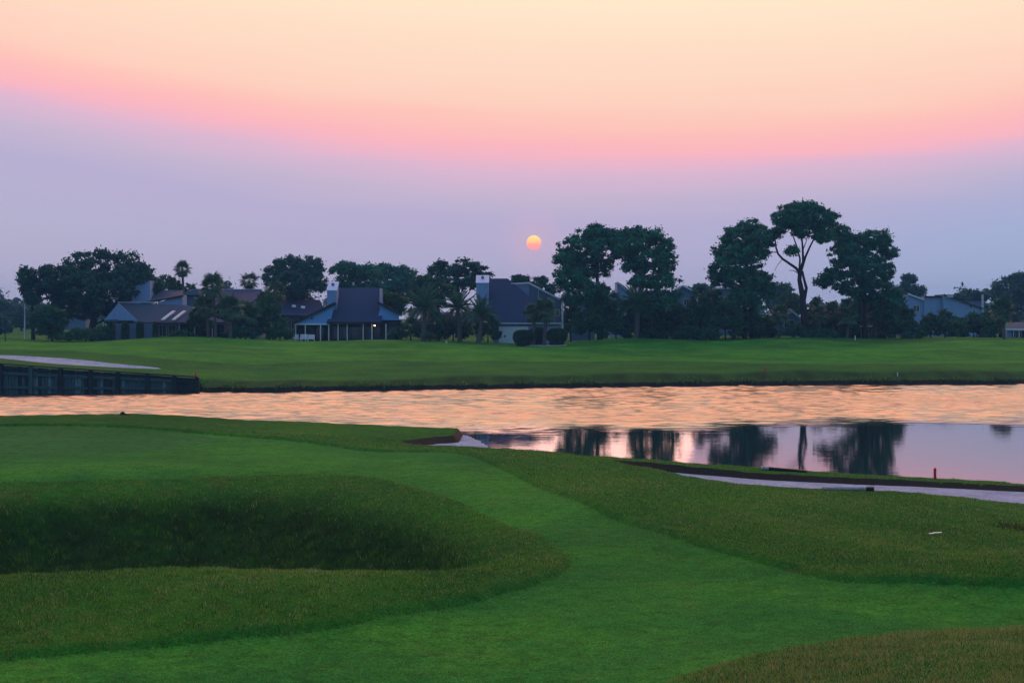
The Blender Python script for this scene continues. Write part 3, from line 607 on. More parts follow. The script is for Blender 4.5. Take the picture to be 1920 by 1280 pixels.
# 4: porch house with steep roof
h = house('pale porch house with steep dark roof and metal-capped chimney on its left', 650, 256); Y = 256
slab(h, [(613, 603, Y - 0.6), (716, 603, Y - 0.6), (714, 539, Y + 7.5), (634, 540, Y + 7.5)], 0.3)
wall(h, [(552, 607), (618, 607), (628, 571)], Y, 0.3, 'wallblue', 'gable_wall')
slab(h, [(549, 606, Y - 0.5), (549, 605, Y + 8), (630, 566, Y + 8), (630, 568, Y - 0.5)], 0.25, edge=False)
MB().bar(at(549, 606, Y - 0.56), at(629, 567.5, Y - 0.56), 0.08, 0.34).build('barge_board', M['fascia'], h)
slab(h, [(708, 567, Y + 0.3), (708, 565, Y + 7), (753, 588, Y + 7), (754, 590, Y + 0.3)], 0.25, edge=False)
MB().bar(at(708, 567, Y + 0.2), at(754, 590, Y + 0.2), 0.08, 0.4).build('barge_board', M['fascia'], h)
wall(h, [(706, 600), (748, 600), (748, 589), (715, 572)], Y + 0.8, 0.3, 'wallblue', 'gable_wall')
wall(h, [(710, 572), (716, 600), (712, 540)], Y + 1.2, 5, 'wall', 'roof_cheek')
MB().bar(at(551, 607.5, Y - 0.1), at(618, 607.5, Y - 0.1), 0.2, 0.25).build('porch_beam', M['white'], h)
MB().bar(at(614, 604.8, Y + 0.1), at(748, 604.8, Y + 0.1), 0.2, 0.2).build('porch_beam', M['fascia'], h)
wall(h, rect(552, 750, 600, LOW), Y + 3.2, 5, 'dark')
for a, b in ((556, 570), (574, 588), (592, 607), (622, 632), (637, 650), (654, 679), (684, 697), (701, 713), (724, 740)): window(h, a, b, 612, 640, Y + 3.2, 0, 'fascia')
for px in (554.5, 572.5, 601, 616.5, 634, 651, 681, 697.5, 723.5): post(h, px, 607, 646, Y)
chimney(h, 613, 631, 529, 585, Y + 2.2, 3.2, 16, 'wall')
MB().box(at(585, 600, Y - 0.05).x - 0.1, at(585, 600, Y).x + 0.1, Y - 0.1, Y - 0.02, Z_(599, Y), Z_(594, Y)).build('wall_vent', M['fascia'], h)
def lamp(label, px, py, Y, r=0.09):
    p = at(px, py, Y); l = thing('porch_lamp', label, 'lamp', p)
    MB().tube([p + Vector((0, 0, -r)), p + Vector((0, 0, -r * .4)), p + Vector((0, 0, r * .4)), p + Vector((0, 0, r))], [r * .5, r, r, r * .5], 8).build('bulb', M['lamp'], l)
    MB().bar(p + Vector((0, 0, r)), p + Vector((0, 0.0, 0.5)), 0.03, 0.03).build('stem', M['black'], l)
    MB().box(p.x - 0.09, p.x + 0.09, p.y - 0.09, p.y + 0.09, p.z + r, p.z + r + 0.05).build('lamp_hood', M['black'], l)
lamp('lit lamp hanging in the porch of the steep-roofed pale house', 702.3, 610, 255.4)
# 5: house with sloping roof right of the date palms
h = house('house with big dark sloping roof and pale garage door behind two palms', 975, 250); Y = 250
slab(h, [(915, 604, Y), (1050, 604, Y), (952, 522, Y + 9), (905, 522, Y + 9)], 0.3)
MB().bar(at(930, 606, Y - 0.05), at(1053, 606, Y - 0.05), 0.2, 0.24).build('eave_board', M['trim'], h)
wall(h, rect(925, 1052, 605, LOW + 3), Y + 0.5, 7, 'wall')
MB().box(at(936, 0, Y).x, at(990, 0, Y).x, Y + 0.42, Y + 0.497, Z_(LOW, Y), Z_(612, Y)).build('garage_door', M['white'], h)
for k in range(4):
    MB().box(at(937, 0, Y).x, at(989, 0, Y).x, Y + 0.38, Y + 0.418, Z_(641 - k * 7.6, Y), Z_(635 - k * 7.6, Y)).build('door_panel', M['white'], h)
wall(h, [(956, 533), (992, 530.5), (992, 606), (975, 606)], Y + 8.5, 2, 'wall', 'upper_wall')
wall(h, [(992, 606), (1053, 606), (1053, 563), (992, 532)], Y + 8.3, 2, 'wall2', 'upper_wall')
MB().bar(at(958, 532, Y + 8.1), at(993, 530, Y + 8.1), 0.5, 0.22).build('eave_board', M['white'], h)
MB().bar(at(992, 530.5, Y + 8), at(1055, 563.5, Y + 8), 0.5, 0.26).build('eave_board', M['white'], h)
post(h, 1009.5, 541, 606, Y + 8.2, 0.12, 'trim')
window(h, 1012, 1030, 565, 585, Y + 8.3, 1); window(h, 1040, 1049, 580, 592, Y + 8.3, 0, 'white')
post(h, 1055, 561, 618, Y - 0.4, 0.22, 'trim')
chimney(h, 893, 916, 517, 580, Y + 3, 3, 14, 'wall'); post(h, 936, 606, LOW, Y + 0.2, 0.14, 'white')
# 6-12: fragments of houses behind the pines
def gable_house(label, px, Y, wallpts, roofs, wins=(), m='wall2', depth=6):
    h = house(label, px, Y); wall(h, wallpts, Y + 0.6, depth, m)
    for r in roofs: MB().bar(at(r[0], r[1], Y + 0.3), at(r[2], r[3], Y + 0.3), 0.7, 0.26).build('roof_edge', M[r[4] if len(r) > 4 else 'trim'], h)
    for r in roofs:
        a, b = at(r[0], r[1], Y + 0.5), at(r[2], r[3], Y + 0.5); MB().prism([a, b, b + Vector((0, depth + .6, 0.0)), a + Vector((0, depth + .6, 0.0))], (0, 0, -0.18)).build('roof', M['roof'], h)
    for q in wins: window(h, *q, Y + 0.6)
    return h
gable_house('grey flat-topped house wing behind the left pair of pines', 1095, 272, [(1068, LOW - 8), (1115, LOW - 8), (1115, 578), (1100, 563), (1070, 563)], [(1068, 562.5, 1098, 562.5), (1098, 562.5, 1117, 578)], [(1078, 1090, 575, 590)])
gable_house('tall pale gable wall rising behind the date palm under the pines', 1160, 286, [(1143, LOW - 10), (1182, LOW - 10), (1182, 548), (1157, 529), (1157, 552), (1143, 556)], [(1157, 529, 1184, 549)], [(1161, 1170, 560, 574)], 'wall')
gable_house('pale gable end with bright roof edge between the two pine groups', 1288, 292, [(1262, LOW - 12), (1306, LOW - 12), (1306, 550), (1281, 535.5), (1262, 548)], [(1280, 535, 1305, 548, 'white'), (1260, 549, 1280, 535.5)], [(1282, 1292, 560, 572)])
gable_house('small grey roof peeping out left under the big right pine group', 1352, 300, [(1338, LOW - 14), (1378, LOW - 14), (1378, 541), (1338, 541)], [(1336, 540.5, 1380, 540.5)], [(1348, 1358, 556, 570)])
h = gable_house('low blue-grey house seen past the trunk of the open pine', 1460, 276, [(1408, LOW - 8), (1500, LOW - 8), (1500, 597), (1480, 581), (1465, 581), (1440, 594), (1408, 597)], [(1465, 580.5, 1482, 580.5), (1482, 580.5, 1502, 597), (1408, 597, 1440, 594), (1440, 594, 1465, 580.5)], [(1412, 1420, 606, 620), (1428, 1444, 604, 618), (1470, 1490, 600, 614)])
h = house('dark porch house with white eave and two lights at the right', 1630, 262); Y = 262
slab(h, [(1590, 611, Y), (1662, 611, Y), (1650, 588, Y + 6), (1606, 588, Y + 6)]); MB().bar(at(1612, 611.5, Y - 0.1), at(1648, 611.5, Y - 0.1), 0.2, 0.3).build('eave_board', M['white'], h)
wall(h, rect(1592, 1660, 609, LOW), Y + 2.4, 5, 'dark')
for px in (1595, 1613, 1631, 1648): post(h, px, 612, LOW, Y + 0.2, 0.14, 'wall2')
window(h, 1615, 1629, 616, 632, Y + 2.4, 1); window(h, 1634, 1646, 616, 632, Y + 2.4, 1)
lamp('larger of two lit lamps in the dark porch at the right', 1647, 620, 261.4, 0.12); lamp('smaller left one of two lit lamps in the dark right porch', 1642.5, 620, 261.6, 0.07)
# big stepped house at the right
h = house('long pale house with stepped roofs above the hedge at the right', 1770, 300); Y = 300
wall(h, [(1690, LOW - 16), (1733, LOW - 16), (1733, 563), (1705, 552), (1690, 560)], Y, 6, 'wall', 'wall'); wall(h, rect(1733, 1768, 557, LOW - 16), Y - 0.6, 6, 'wall')
wall(h, [(1768, LOW - 16), (1842, LOW - 16), (1842, 578), (1771, 553), (1768, 556)], Y - 1.5, 6, 'wall'); wall(h, rect(1803, 1846, 563, LOW - 16), Y + 2, 6, 'wall2', 'rear_wing')
for a in [(1703, 551, 1734, 563, 0, 'white'), (1734, 556, 1769, 556, -0.6, 'fascia'), (1769, 552, 1844, 579, -1.5, 'fascia'), (1801, 561.5, 1846, 561.5, 2, 'fascia')]:
    A, B = at(a[0], a[1], Y + a[4] - 0.2), at(a[2], a[3], Y + a[4] - 0.2)
    MB().prism([A, B, B + Vector((0, 6.6, 0)), A + Vector((0, 6.6, 0))], (0, 0, -0.12)).build('roof', M['roof2'], h)
    MB().bar(A + Vector((0, -0.1, 0)), B + Vector((0, -0.1, 0)), 0.3, 0.24).build('eave_board', M[a[5]], h)
MB().box(at(1770, 0, Y).x, at(1781, 0, Y).x, Y - 2.2, Y - 1.4, Z_(558, Y), Z_(552, Y)).build('vent_box', M['trim'], h)
post(h, 1842.5, 552, 592, Y - 1.8, 0.3, 'trim'); window(h, 1772, 1785, 586, 592, Y - 1.5, 1, 'fascia'); window(h, 1817, 1823, 568, 578, Y - 1.5, 0); window(h, 1712, 1724, 572, 584, Y)
h = house('small porch house cut off by the right edge of the picture', 1905, 258); Y = 258
slab(h, [(1884, 615, Y), (1946, 617, Y), (1930, 604, Y + 5), (1898, 604, Y + 5)], m='roof2'); wall(h, rect(1886, 1945, 614, LOW), Y + 2, 4, 'dark')
MB().bar(at(1884, 617, Y), at(1946, 618, Y), 0.2, 0.3).build('porch_beam', M['white'], h)
for px in (1887, 1900, 1911, 1925, 1942): post(h, px, 617, LOW, Y + 0.1, 0.14, 'trim')
wall(h, rect(1884, 1897, 616, LOW), Y + 0.6, 1.2, 'wall', 'side_wall'); window(h, 1903, 1916, 620, 634, Y + 2, 1)
gable_house('distant pale gable glimpsed beneath the left side of the big oak', 128, 330, [(115, 618), (160, 618), (160, 585), (142, 588), (128, 579), (118, 584)], [(116, 585, 128, 578.5), (128, 578.5, 144, 588)], [(122, 130, 592, 602)])
# ------------------------------------------------------------------ trees
def leaf_cloud(C, Rr, npc, size, flat=0.7, asp=1.7, out=0.04):
    """leaf faces around clump centres C (n,3) with radii Rr; returns vertices, quads and a tone per vertex"""
    n = len(C); k = np.repeat(np.arange(n), npc); m = len(k)
    d = rng.normal(size=(m, 3)); d /= np.linalg.norm(d, axis=1)[:, None]
    rad = np.abs(rng.normal(0.55, 0.34, m)); far_ = rng.random(m) < out; rad = np.where(far_, rng.uniform(0.95, 1.45, m), rad)
    P = C[k] + d * (rad * Rr[k])[:, None] * np.array([1, 1, flat]) + np.array([0, 0, 0.12]) * (far_ * Rr[k])[:, None]
    nrm = d + rng.normal(size=(m, 3)) * 0.8 + np.array([0, 0, 0.35]); nrm /= np.linalg.norm(nrm, axis=1)[:, None]
    a = np.cross(nrm, rng.normal(size=(m, 3))); a /= np.linalg.norm(a, axis=1)[:, None]; b = np.cross(nrm, a)
    s_ = size * rng.uniform(0.55, 1.35, m)[:, None]; a = a * s_ * asp * 0.5; b = b * s_ * 0.5
    V = np.stack([P - a, P + b, P + a, P - b], 1).reshape(-1, 3)
    tone = np.clip(rng.normal(0.45, 0.25, n)[k] + rng.normal(0, 0.15, m), 0, 1)
    return V, np.arange(4 * m).reshape(-1, 4), np.repeat(tone, 4)
def limb(mb, a, b, r0, r1, sag=0.0, seg=5):
    a, b = Vector(a), Vector(b); L = (b - a).length; pts = []
    o1 = Vector((rnd.uniform(-1, 1), rnd.uniform(-1, 1), rnd.uniform(-0.4, 0.6))) * L * 0.08
    for i in range(seg + 1):
        f = i / seg; p = a.lerp(b, f) + o1 * math.sin(f * math.pi) + Vector((0, 0, 1)) * (sag * L * math.sin(f * math.pi)); pts.append(p)
    mb.tube(pts, [r0 + (r1 - r0) * i / seg for i in range(seg + 1)], 6)
def tree(name, label, cat, Y, blobs, trunk, mat, leaf=0.26, npc=56, clump=0.72, dens=0.93, group=None, limbs=True, flat=0.7, extra=()):
    """blobs: crown masses (px, py, rx, ry) in photo pixels at depth Y; trunk: (px, py, radius m) from the foot up"""
    x0 = X_(trunk[0][0], Y); z0 = g1(x0, Y); root = thing(name, label, cat, (x0, Y, z0), group); mm = Y / F
    bc, br = [], []
    wtot = (max(b[0] + b[2] for b in blobs) - min(b[0] - b[2] for b in blobs)) * mm
    for (px, py, rx, ry) in blobs:
        c = at(px, py, Y); dy = rnd.uniform(-0.22, 0.22) * wtot if len(blobs) > 1 else 0
        rx, ry = rx * mm, ry * mm; ryy = min(max(rx, ry), max(0.32 * wtot, 1.0)); nn = max(3, int(dens * (rx * ry * 4 + rx * ryy) ** 0.92 / clump ** 1.6 * 1.5))
        d = rng.normal(size=(nn, 3)); d /= np.linalg.norm(d, axis=1)[:, None]; rad = rng.uniform(0.25, 1, nn) ** 0.5
        cs = np.array([c.x, c.y + dy, c.z]) + d * rad[:, None] * np.array([max(rx - clump * 0.6, 0.2), ryy, max(ry - clump * 0.45, 0.15)])
        bc.append(cs); br.append(rng.uniform(0.6, 1.25, nn) * clump)
    C = np.concatenate(bc); Rr = np.concatenate(br); low_ = g1(x0, Y) + 0.15
    V, Q, tone = leaf_cloud(C, Rr, npc, leaf, flat); V[:, 2] = np.maximum(V[:, 2], low_ + rng.uniform(-0.2, 0.25, len(V)))
    obj('crown', np_mesh('crown', local(root, V), Q, M[mat], attrs={'rnd': tone}), root)
    mb = MB(); P = [at(px, py, Y) for px, py, r in trunk]; P[0] = Vector((x0, Y, z0 - 0.3))
    mb.tube(P, [r for _, _, r in trunk], 9); top = P[-1]
    if limbs:
        pick = rng.choice(len(C), min(len(C), 26 if len(C) > 60 else 12), replace=False)
        for i in pick:
            cz = C[i][2]; cand = [p for p in P[1:] if p.z < cz] or [P[len(P) // 2]]; a = min(cand, key=lambda p: (Vector(C[i]) - p).length)
            L = (Vector(C[i]) - a).length
            limb(mb, a, C[i], min(0.05 + L * 0.018, 0.2), 0.03, 0.05)
    for e in extra:                       # limbs drawn by hand
        pts = [at(px, py, Y) for px, py, r in e]; mb.tube(pts, [r for _, _, r in e], 7)
    mb.build('trunk', M['bark'], root, True)
    return root
GP = 'tall pines on the far bank'
tree('pine_tree', 'tall dark pine just right of the sun, left of its pair', 'pine', 252, [(1118, 438, 42.9, 22.4), (1088, 462, 47.5, 24.6), (1062, 486, 33.9, 17.9), (1135, 470, 38.4, 31.4), (1105, 500, 56.5, 26.9), (1070, 520, 38.4, 24.6), (1090, 548, 52, 29.1), (1130, 560, 38.4, 29.1), (1150, 450, 24.9, 22.4)],
     [(1124, 640, .42), (1123, 600, .34), (1121, 550, .3), (1119, 500, .24), (1118, 440, .12)], 'pine', group=GP)
tree('pine_tree', 'tall dark pine right of the pair, with a broad flat top', 'pine', 249, [(1200, 440, 52, 20.2), (1235, 462, 33.9, 26.9), (1180, 462, 31.6, 22.4), (1215, 482, 54.2, 24.6), (1245, 500, 27.1, 26.9), (1190, 500, 31.6, 17.9), (1225, 528, 58.8, 15.7), (1245, 560, 38.4, 24.6), (1205, 572, 45.2, 24.6)],
     [(1197, 640, .45), (1200, 580, .38), (1203, 520, .3), (1206, 470, .22), (1205, 435, .1)], 'pine', group=GP)
tree('pine_tree', 'leaning bushy pine on the left flank of the big right group', 'pine', 252, [(1412, 424, 31.6, 20.2), (1388, 446, 40.7, 26.9), (1370, 475, 38.4, 26.9), (1352, 505, 29.4, 24.6), (1342, 524, 16.9, 15.7), (1400, 480, 47.5, 31.4), (1425, 455, 27.1, 26.9), (1385, 520, 45.2, 29.1), (1420, 530, 38.4, 26.9), (1440, 545, 20.3, 20.2), (1400, 560, 45.2, 26.9)],
     [(1396, 640, .45), (1397, 590, .38), (1398, 540, .32), (1402, 480, .22), (1410, 430, .1)], 'pine', group=GP, extra=[[(1432, 560, .14), (1431, 520, .1), (1426, 490, .06)]])
tree('pine_tree', 'tallest open pine with bare forking limbs and umbrella top', 'pine', 250, [(1500, 394, 47.5, 17.9), (1474, 412, 40.7, 20.2), (1532, 408, 38.4, 22.4), (1556, 428, 29.4, 20.2), (1505, 420, 56.5, 15.7), (1455, 436, 27.1, 13.4), (1540, 445, 27.1, 15.7), (1480, 470, 14.7, 10.1), (1497, 440, 20.3, 10.1), (1437, 447, 15.8, 9)],
     [(1510, 641, .55), (1507, 590, .5), (1505, 555, .46), (1499, 525, .34), (1500, 505, .3)], 'pine', npc=60, group=GP, limbs=False,
     extra=[[(1500, 512, .26), (1492, 502, .22), (1480, 494, .2), (1467, 485, .18), (1459, 476, .16), (1455, 464, .14), (1452, 440, .08)], [(1457, 473, .09), (1446, 473, .06), (1436, 472, .04)], [(1500, 510, .24), (1506, 490, .2), (1505, 465, .16), (1502, 430, .1), (1500, 400, .06)],
            [(1502, 508, .22), (1510, 482, .18), (1519, 462, .14), (1530, 440, .1), (1545, 425, .06)], [(1499, 506, .18), (1500, 485, .14), (1494, 462, .12), (1486, 440, .08), (1478, 415, .05)], [(1496, 512, .08), (1488, 507, .06), (1479, 507, .04)], [(1467, 486, .05), (1458, 497, .04), (1452, 508, .03)], [(1505, 470, .09), (1512, 452, .06), (1516, 435, .04)], [(1508, 560, .3), (1512, 540, .24), (1508, 525, .2), (1504, 508, .2)]])
tree('pine_tree', 'broad pine on the right flank of the big right group', 'pine', 254, [(1635, 448, 38.4, 17.9), (1605, 462, 40.7, 22.4), (1662, 470, 24.9, 24.6), (1580, 445, 24.9, 24.6), (1575, 480, 31.6, 29.1), (1610, 500, 52, 29.1), (1665, 505, 22.6, 24.6), (1560, 515, 29.4, 17.9), (1545, 528, 22.6, 13.4), (1600, 540, 45.2, 22.4), (1650, 550, 45.2, 29.1), (1630, 525, 33.9, 17.9), (1675, 560, 18.1, 24.6)],
     [(1622, 640, .45), (1621, 590, .38), (1620, 540, .3), (1622, 500, .22), (1625, 455, .1)], 'pine', group=GP, extra=[[(1620, 545, .16), (1640, 520, .12), (1656, 500, .07)], [(1622, 560, .14), (1590, 540, .1), (1560, 530, .06)]])
tree('oak_tree', 'broad round-topped oak towering over the low grey house', 'oak', 266, [(190, 505, 92, 42), (130, 530, 48, 38), (245, 520, 55, 42), (185, 545, 95, 42), (275, 540, 34, 30), (150, 575, 60, 26), (225, 580, 50, 24), (105, 550, 24, 26)],
     [(175, 640, .7), (174, 610, .6), (180, 580, .5), (190, 540, .35)], 'oak', leaf=0.3, npc=56, clump=0.9, dens=0.95)
tree('oak_tree', 'ragged dark oak at the far left beside the great oak', 'oak', 258, [(52, 520, 22, 26), (60, 545, 24, 24), (84, 508, 18, 18), (92, 530, 14, 16), (40, 535, 12, 18), (62, 562, 14, 12)], [(62, 640, .35), (62, 600, .28), (60, 560, .22), (58, 530, .12)], 'oak', clump=0.65)
tree('oak_tree', 'dense dark shrubby tree standing before the left oak trunk', 'tree', 250, [(95, 590, 32, 22), (80, 605, 22, 24), (115, 600, 20, 24), (95, 622, 34, 16)], [(98, 640, .2), (98, 620, .16), (96, 595, .1)], 'bush', clump=0.7)
tree('oak_tree', 'dark oak with rounded crown above the roofs left of centre', 'oak', 305, [(540, 500, 42, 24), (580, 500, 36, 24), (515, 520, 28, 24), (555, 530, 55, 26), (595, 525, 24, 26), (540, 555, 50, 20)], [(560, 632, .5), (560, 580, .4), (556, 530, .25)], 'oak', leaf=0.32, clump=0.95)
tree('pine_tree', 'green pine mass behind the porch house chimney', 'pine', 318, [(650, 505, 36, 16), (690, 508, 28, 16), (665, 530, 52, 26), (640, 550, 30, 22), (700, 545, 30, 24)], [(668, 630, .4), (668, 580, .35), (666, 520, .2)], 'pine', leaf=0.33, clump=0.95)
tree('pine_tree', 'bluish pine with flat crown behind the porch house ridge', 'pine', 345, [(722, 506, 30, 15), (755, 512, 28, 16), (735, 530, 45, 22), (770, 535, 20, 22), (740, 555, 36, 18)], [(738, 628, .4), (738, 580, .34), (738, 520, .2)], 'pine', leaf=0.35, clump=0.95)
tree('oak_tree', 'dark lacy oak rising behind the date palms', 'oak', 292, [(830, 505, 32, 20), (870, 500, 36, 18), (905, 512, 22, 16), (850, 525, 48, 24), (895, 530, 26, 20)], [(858, 634, .45), (858, 580, .36), (856, 520, .2)], 'oak', leaf=0.28, clump=0.72, dens=0.7)
tree('oak_tree', 'round green tree between the porch house and the date palms', 'tree', 268, [(800, 530, 26, 18), (785, 550, 26, 20), (825, 545, 30, 20), (805, 565, 40, 18)], [(805, 638, .3), (805, 590, .24), (804, 545, .12)], 'bush')
tree('shrub', 'yellow-green shrub beside the right wing of the porch house', 'shrub', 264, [(735, 558, 22, 11), (752, 566, 16, 12), (725, 566, 12, 10), (742, 578, 20, 12)], [(740, 638, .15), (740, 600, .12), (740, 565, .06)], 'lime', clump=0.6)
tree('oak_tree', 'spiky little tree above the pale upper wall, left of two', 'tree', 300, [(975, 522, 20, 8), (985, 530, 22, 9), (968, 530, 12, 8)], [(978, 632, .2), (978, 580, .16), (978, 525, .08)], 'oak', clump=0.6)
tree('oak_tree', 'soft dark tree touching the left pine above the pale house', 'tree', 305, [(1015, 526, 16, 11), (1005, 538, 18, 10), (1030, 542, 18, 16)], [(1014, 632, .25), (1014, 580, .2), (1014, 530, .1)], 'oak', clump=0.7)
tree('oak_tree', 'hazy blue tree between the right pines and the long house', 'tree', 420, [(1705, 523, 16, 13), (1700, 545, 24, 20), (1722, 545, 14, 12), (1690, 560, 26, 20)], [(1704, 622, .4), (1704, 580, .35), (1704, 530, .2)], 'oak', leaf=0.5, clump=1.2)
tree('oak_tree', 'big hazy tree cut by the right edge of the picture', 'tree', 395, [(1915, 525, 32, 20), (1890, 545, 36, 24), (1872, 565, 22, 26), (1935, 550, 40, 34), (1900, 580, 40, 26), (1866, 548, 12, 22)], [(1900, 640, .45), (1900, 590, .36), (1902, 540, .2)], 'oak', clump=1.1, leaf=0.4, npc=44)
tree('oak_tree', 'low hazy tree behind the flat roof of the long house', 'tree', 410, [(1822, 552, 18, 9), (1800, 562, 22, 12), (1845, 556, 16, 10), (1820, 575, 36, 14)], [(1820, 622, .3), (1820, 590, .25), (1820, 560, .15)], 'oak', leaf=0.5, clump=1.1)
tree('oak_tree', 'rounded hazy tree seen past the open pine trunk', 'tree', 400, [(1468, 545, 20, 16), (1480, 560, 26, 18), (1455, 568, 22, 18)], [(1466, 624, .3), (1466, 590, .25), (1467, 555, .15)], 'oak', leaf=0.5, clump=1.1)
tree('oak_tree', 'green rounded tree left of the open pine trunk base', 'tree', 320, [(1480, 560, 16, 16), (1492, 575, 20, 20), (1470, 582, 18, 14)], [(1484, 632, .25), (1484, 600, .2), (1484, 570, .1)], 'lime', leaf=0.42)
for i, (px, py, rx, ry, Yd, lab) in enumerate([(12, 580, 26, 28, 430, 'leftmost hazy blue tree at the picture edge'), (40, 590, 20, 26, 400, 'hazy blue tree behind the white pole'), (78, 582, 24, 24, 390, 'hazy blue tree seen below the ragged left oak'), (2, 605, 18, 18, 330, 'low dark tree on the left edge beyond the sand'),
      (1316, 538, 18, 9, 430, 'hazy blue tree crown between the two pine groups'), (1290, 545, 14, 9, 420, 'smaller hazy crown above the pale gable with bright edge'), (430, 560, 22, 16, 400, 'hazy tree behind the long dark ridge and fan palms')]):
    tree('oak_tree', lab, 'tree', Yd, [(px, py, rx, ry * .7), (px + rx * .3, py + ry * .5, rx * .9, ry * .6), (px - rx * .4, py + ry * .45, rx * .7, ry * .6)], [(px, 624, .3), (px, py + ry, .25), (px, py, .12)], 'oak', leaf=0.5, clump=1.05, dens=1.1)
# shrubs and under-storey: label, px, py, rx, ry, depth, leaf
SH = [('dark spreading shrub sloping down before the oak trunk at left', 160, 628, 48, 14, 247, 'bush'), ('low dark shrub beside the first hedge column', 190, 620, 18, 14, 249, 'bush'),
      ('bushy green shrub under the fan palms, left of their trunks', 375, 590, 24, 30, 251, 'bush'), ('brownish shrub between the middle fan palm and the low house', 460, 590, 30, 28, 252, 'bush'), ('dark rounded shrub left of the porch house patio', 505, 600, 30, 30, 251, 'bush'), ('low green shrub at the patio corner of the porch house', 525, 622, 24, 16, 247, 'bush'),
      ('light shrub tucked behind the palms near the skylights', 500, 560, 20, 16, 268, 'lime'), ('leafy shrub right of the porch house posts', 770, 615, 24, 20, 248, 'bush'), ('low leafy shrub at the foot of the porch house wall', 745, 624, 15, 13, 249, 'bush'), ('small light green shrub between the date palm trunks', 806, 630, 11, 7, 245, 'lime'),
      ('dark mass of shrub behind the middle date palm', 850, 612, 40, 26, 252, 'bush'), ('round dark shrub under the left pine of the pair', 1105, 605, 36, 26, 247, 'bush'), ('tall dark shrub hugging the corner of the garage house', 1070, 590, 16, 34, 254, 'bush'), ('wide dark shrub right of the left pine trunk', 1155, 612, 34, 24, 248, 'bush'),
      ('dark shrub mass below the flat-topped pine', 1250, 598, 34, 40, 252, 'bush'), ('tall dark bush filling the gap between the pine groups', 1312, 585, 30, 50, 250, 'bush'), ('dark bush at the foot of the leaning pine', 1360, 600, 36, 38, 248, 'bush'), ('wide dark bush left of the small leaning palm', 1408, 605, 24, 26, 252, 'bush'),
      ('round dark bush beside the open pine trunk', 1490, 620, 24, 16, 249, 'bush'), ('dark bush mass behind the row of palm trunks', 1570, 600, 42, 34, 258, 'bush'), ('dark bush to the right of the lit porch', 1678, 612, 20, 26, 256, 'bush'), ('rounded bush below the broad right pine', 1660, 585, 22, 22, 253, 'bush'),
      ('conical dark bush at the left end of the long hedge', 1710, 620, 20, 22, 254, 'bush'), ('wide rounded hedge shrub before the long house, left one', 1745, 608, 24, 24, 262, 'bush'), ('highest rounded hedge shrub before the long house, middle one', 1772, 606, 34, 26, 264, 'bush'), ('darkest hedge shrub before the long house, right one', 1826, 610, 38, 25, 262, 'bush'),
      ('dark bush behind the round-headed palm at the right', 1858, 618, 18, 22, 258, 'bush'), ('dark bush at the trunk of the leaning pine, right side', 1440, 610, 16, 20, 256, 'bush'), ('shaded bush between the date palm and the flat-topped pine', 1225, 625, 30, 18, 250, 'bush'), ('shaded low bush in front of the pine gap', 1290, 625, 26, 16, 247, 'bush'), ('shaded bush under the right pine beside the porch', 1590, 622, 22, 16, 262, 'bush')]
SH += [('low dark shrub at the right foot of the open pine', 1526, 628, 18, 12, 248, 'bush'), ('low dark shrub between two pale palm trunks', 1552, 627, 18, 12, 249, 'bush'), ('low dark shrub before the gap left of the leaning pine', 1325, 626, 24, 14, 246, 'bush'), ('dark foliage mass between the great oak and the tall fan palm', 315, 535, 28, 20, 290, 'bush'), ('dark foliage behind the tall fan palm, above the grey roof', 350, 545, 26, 16, 296, 'bush'),
       ('tall dark shrub left of the skylit roofs behind the patio', 500, 575, 26, 26, 262, 'bush'), ('broad dark shrub below the left pine, next to its trunk', 1130, 590, 40, 34, 256, 'bush'), ('deep green shrub filling below the arching date palm', 1175, 595, 32, 34, 257, 'bush'),
       ('deep green shrub right of the flat-topped pine trunk', 1222, 588, 34, 38, 255, 'bush'), ('dark bush behind the gap bushes, below the bright roof edge', 1275, 600, 30, 32, 258, 'bush'), ('tall dark bush left under the leaning pine crown', 1335, 580, 30, 42, 256, 'bush'), ('tall dark bush right under the leaning pine crown', 1385, 580, 34, 46, 257, 'bush'),
       ('low dark bush between the leaning palm and the open pine', 1432, 622, 26, 18, 254, 'bush'), ('tall dark bush right of the open pine trunk', 1530, 595, 30, 36, 264, 'bush'), ('tall dark bush below the crown of the broad right pine', 1605, 580, 36, 40, 266, 'bush'), ('dark bush between the lit porch and the broad pine trunk', 1660, 612, 24, 28, 259, 'bush'),
       ('tall bush joining the right pine to the hedge', 1690, 590, 24, 34, 262, 'bush'), ('hedge shrub in the dip before the long house', 1797, 616, 22, 18, 260, 'bush'), ('hedge shrub at the right end before the white post', 1850, 606, 22, 24, 266, 'bush'), ('low dark shrub right of the grey fence under the porch', 340, 628, 26, 11, 247, 'bush'), ('low dark shrub below the wide palm head', 450, 624, 30, 14, 248, 'bush'), ('dark tall shrub behind the right date palm', 915, 610, 24, 30, 247, 'bush'), ('dark shrub behind the left date palm trunk', 820, 608, 28, 30, 253, 'bush')]
for lab, px, py, rx, ry, Yd, mt in SH:
    rx *= 1.12; ry *= 1.08
    bl = [(px, py - ry * .2, rx * .75, ry * .8), (px - rx * .5, py + ry * .25, rx * .55, ry * .7), (px + rx * .5, py + ry * .2, rx * .55, ry * .75)]
    tree('shrub', lab, 'shrub', Yd, bl, [(px, 641, .14), (px, min(636, py + ry * .6), .1), (px, py - ry * .2, .05)], mt, leaf=0.24, npc=48, clump=0.6, dens=0.8, limbs=False)
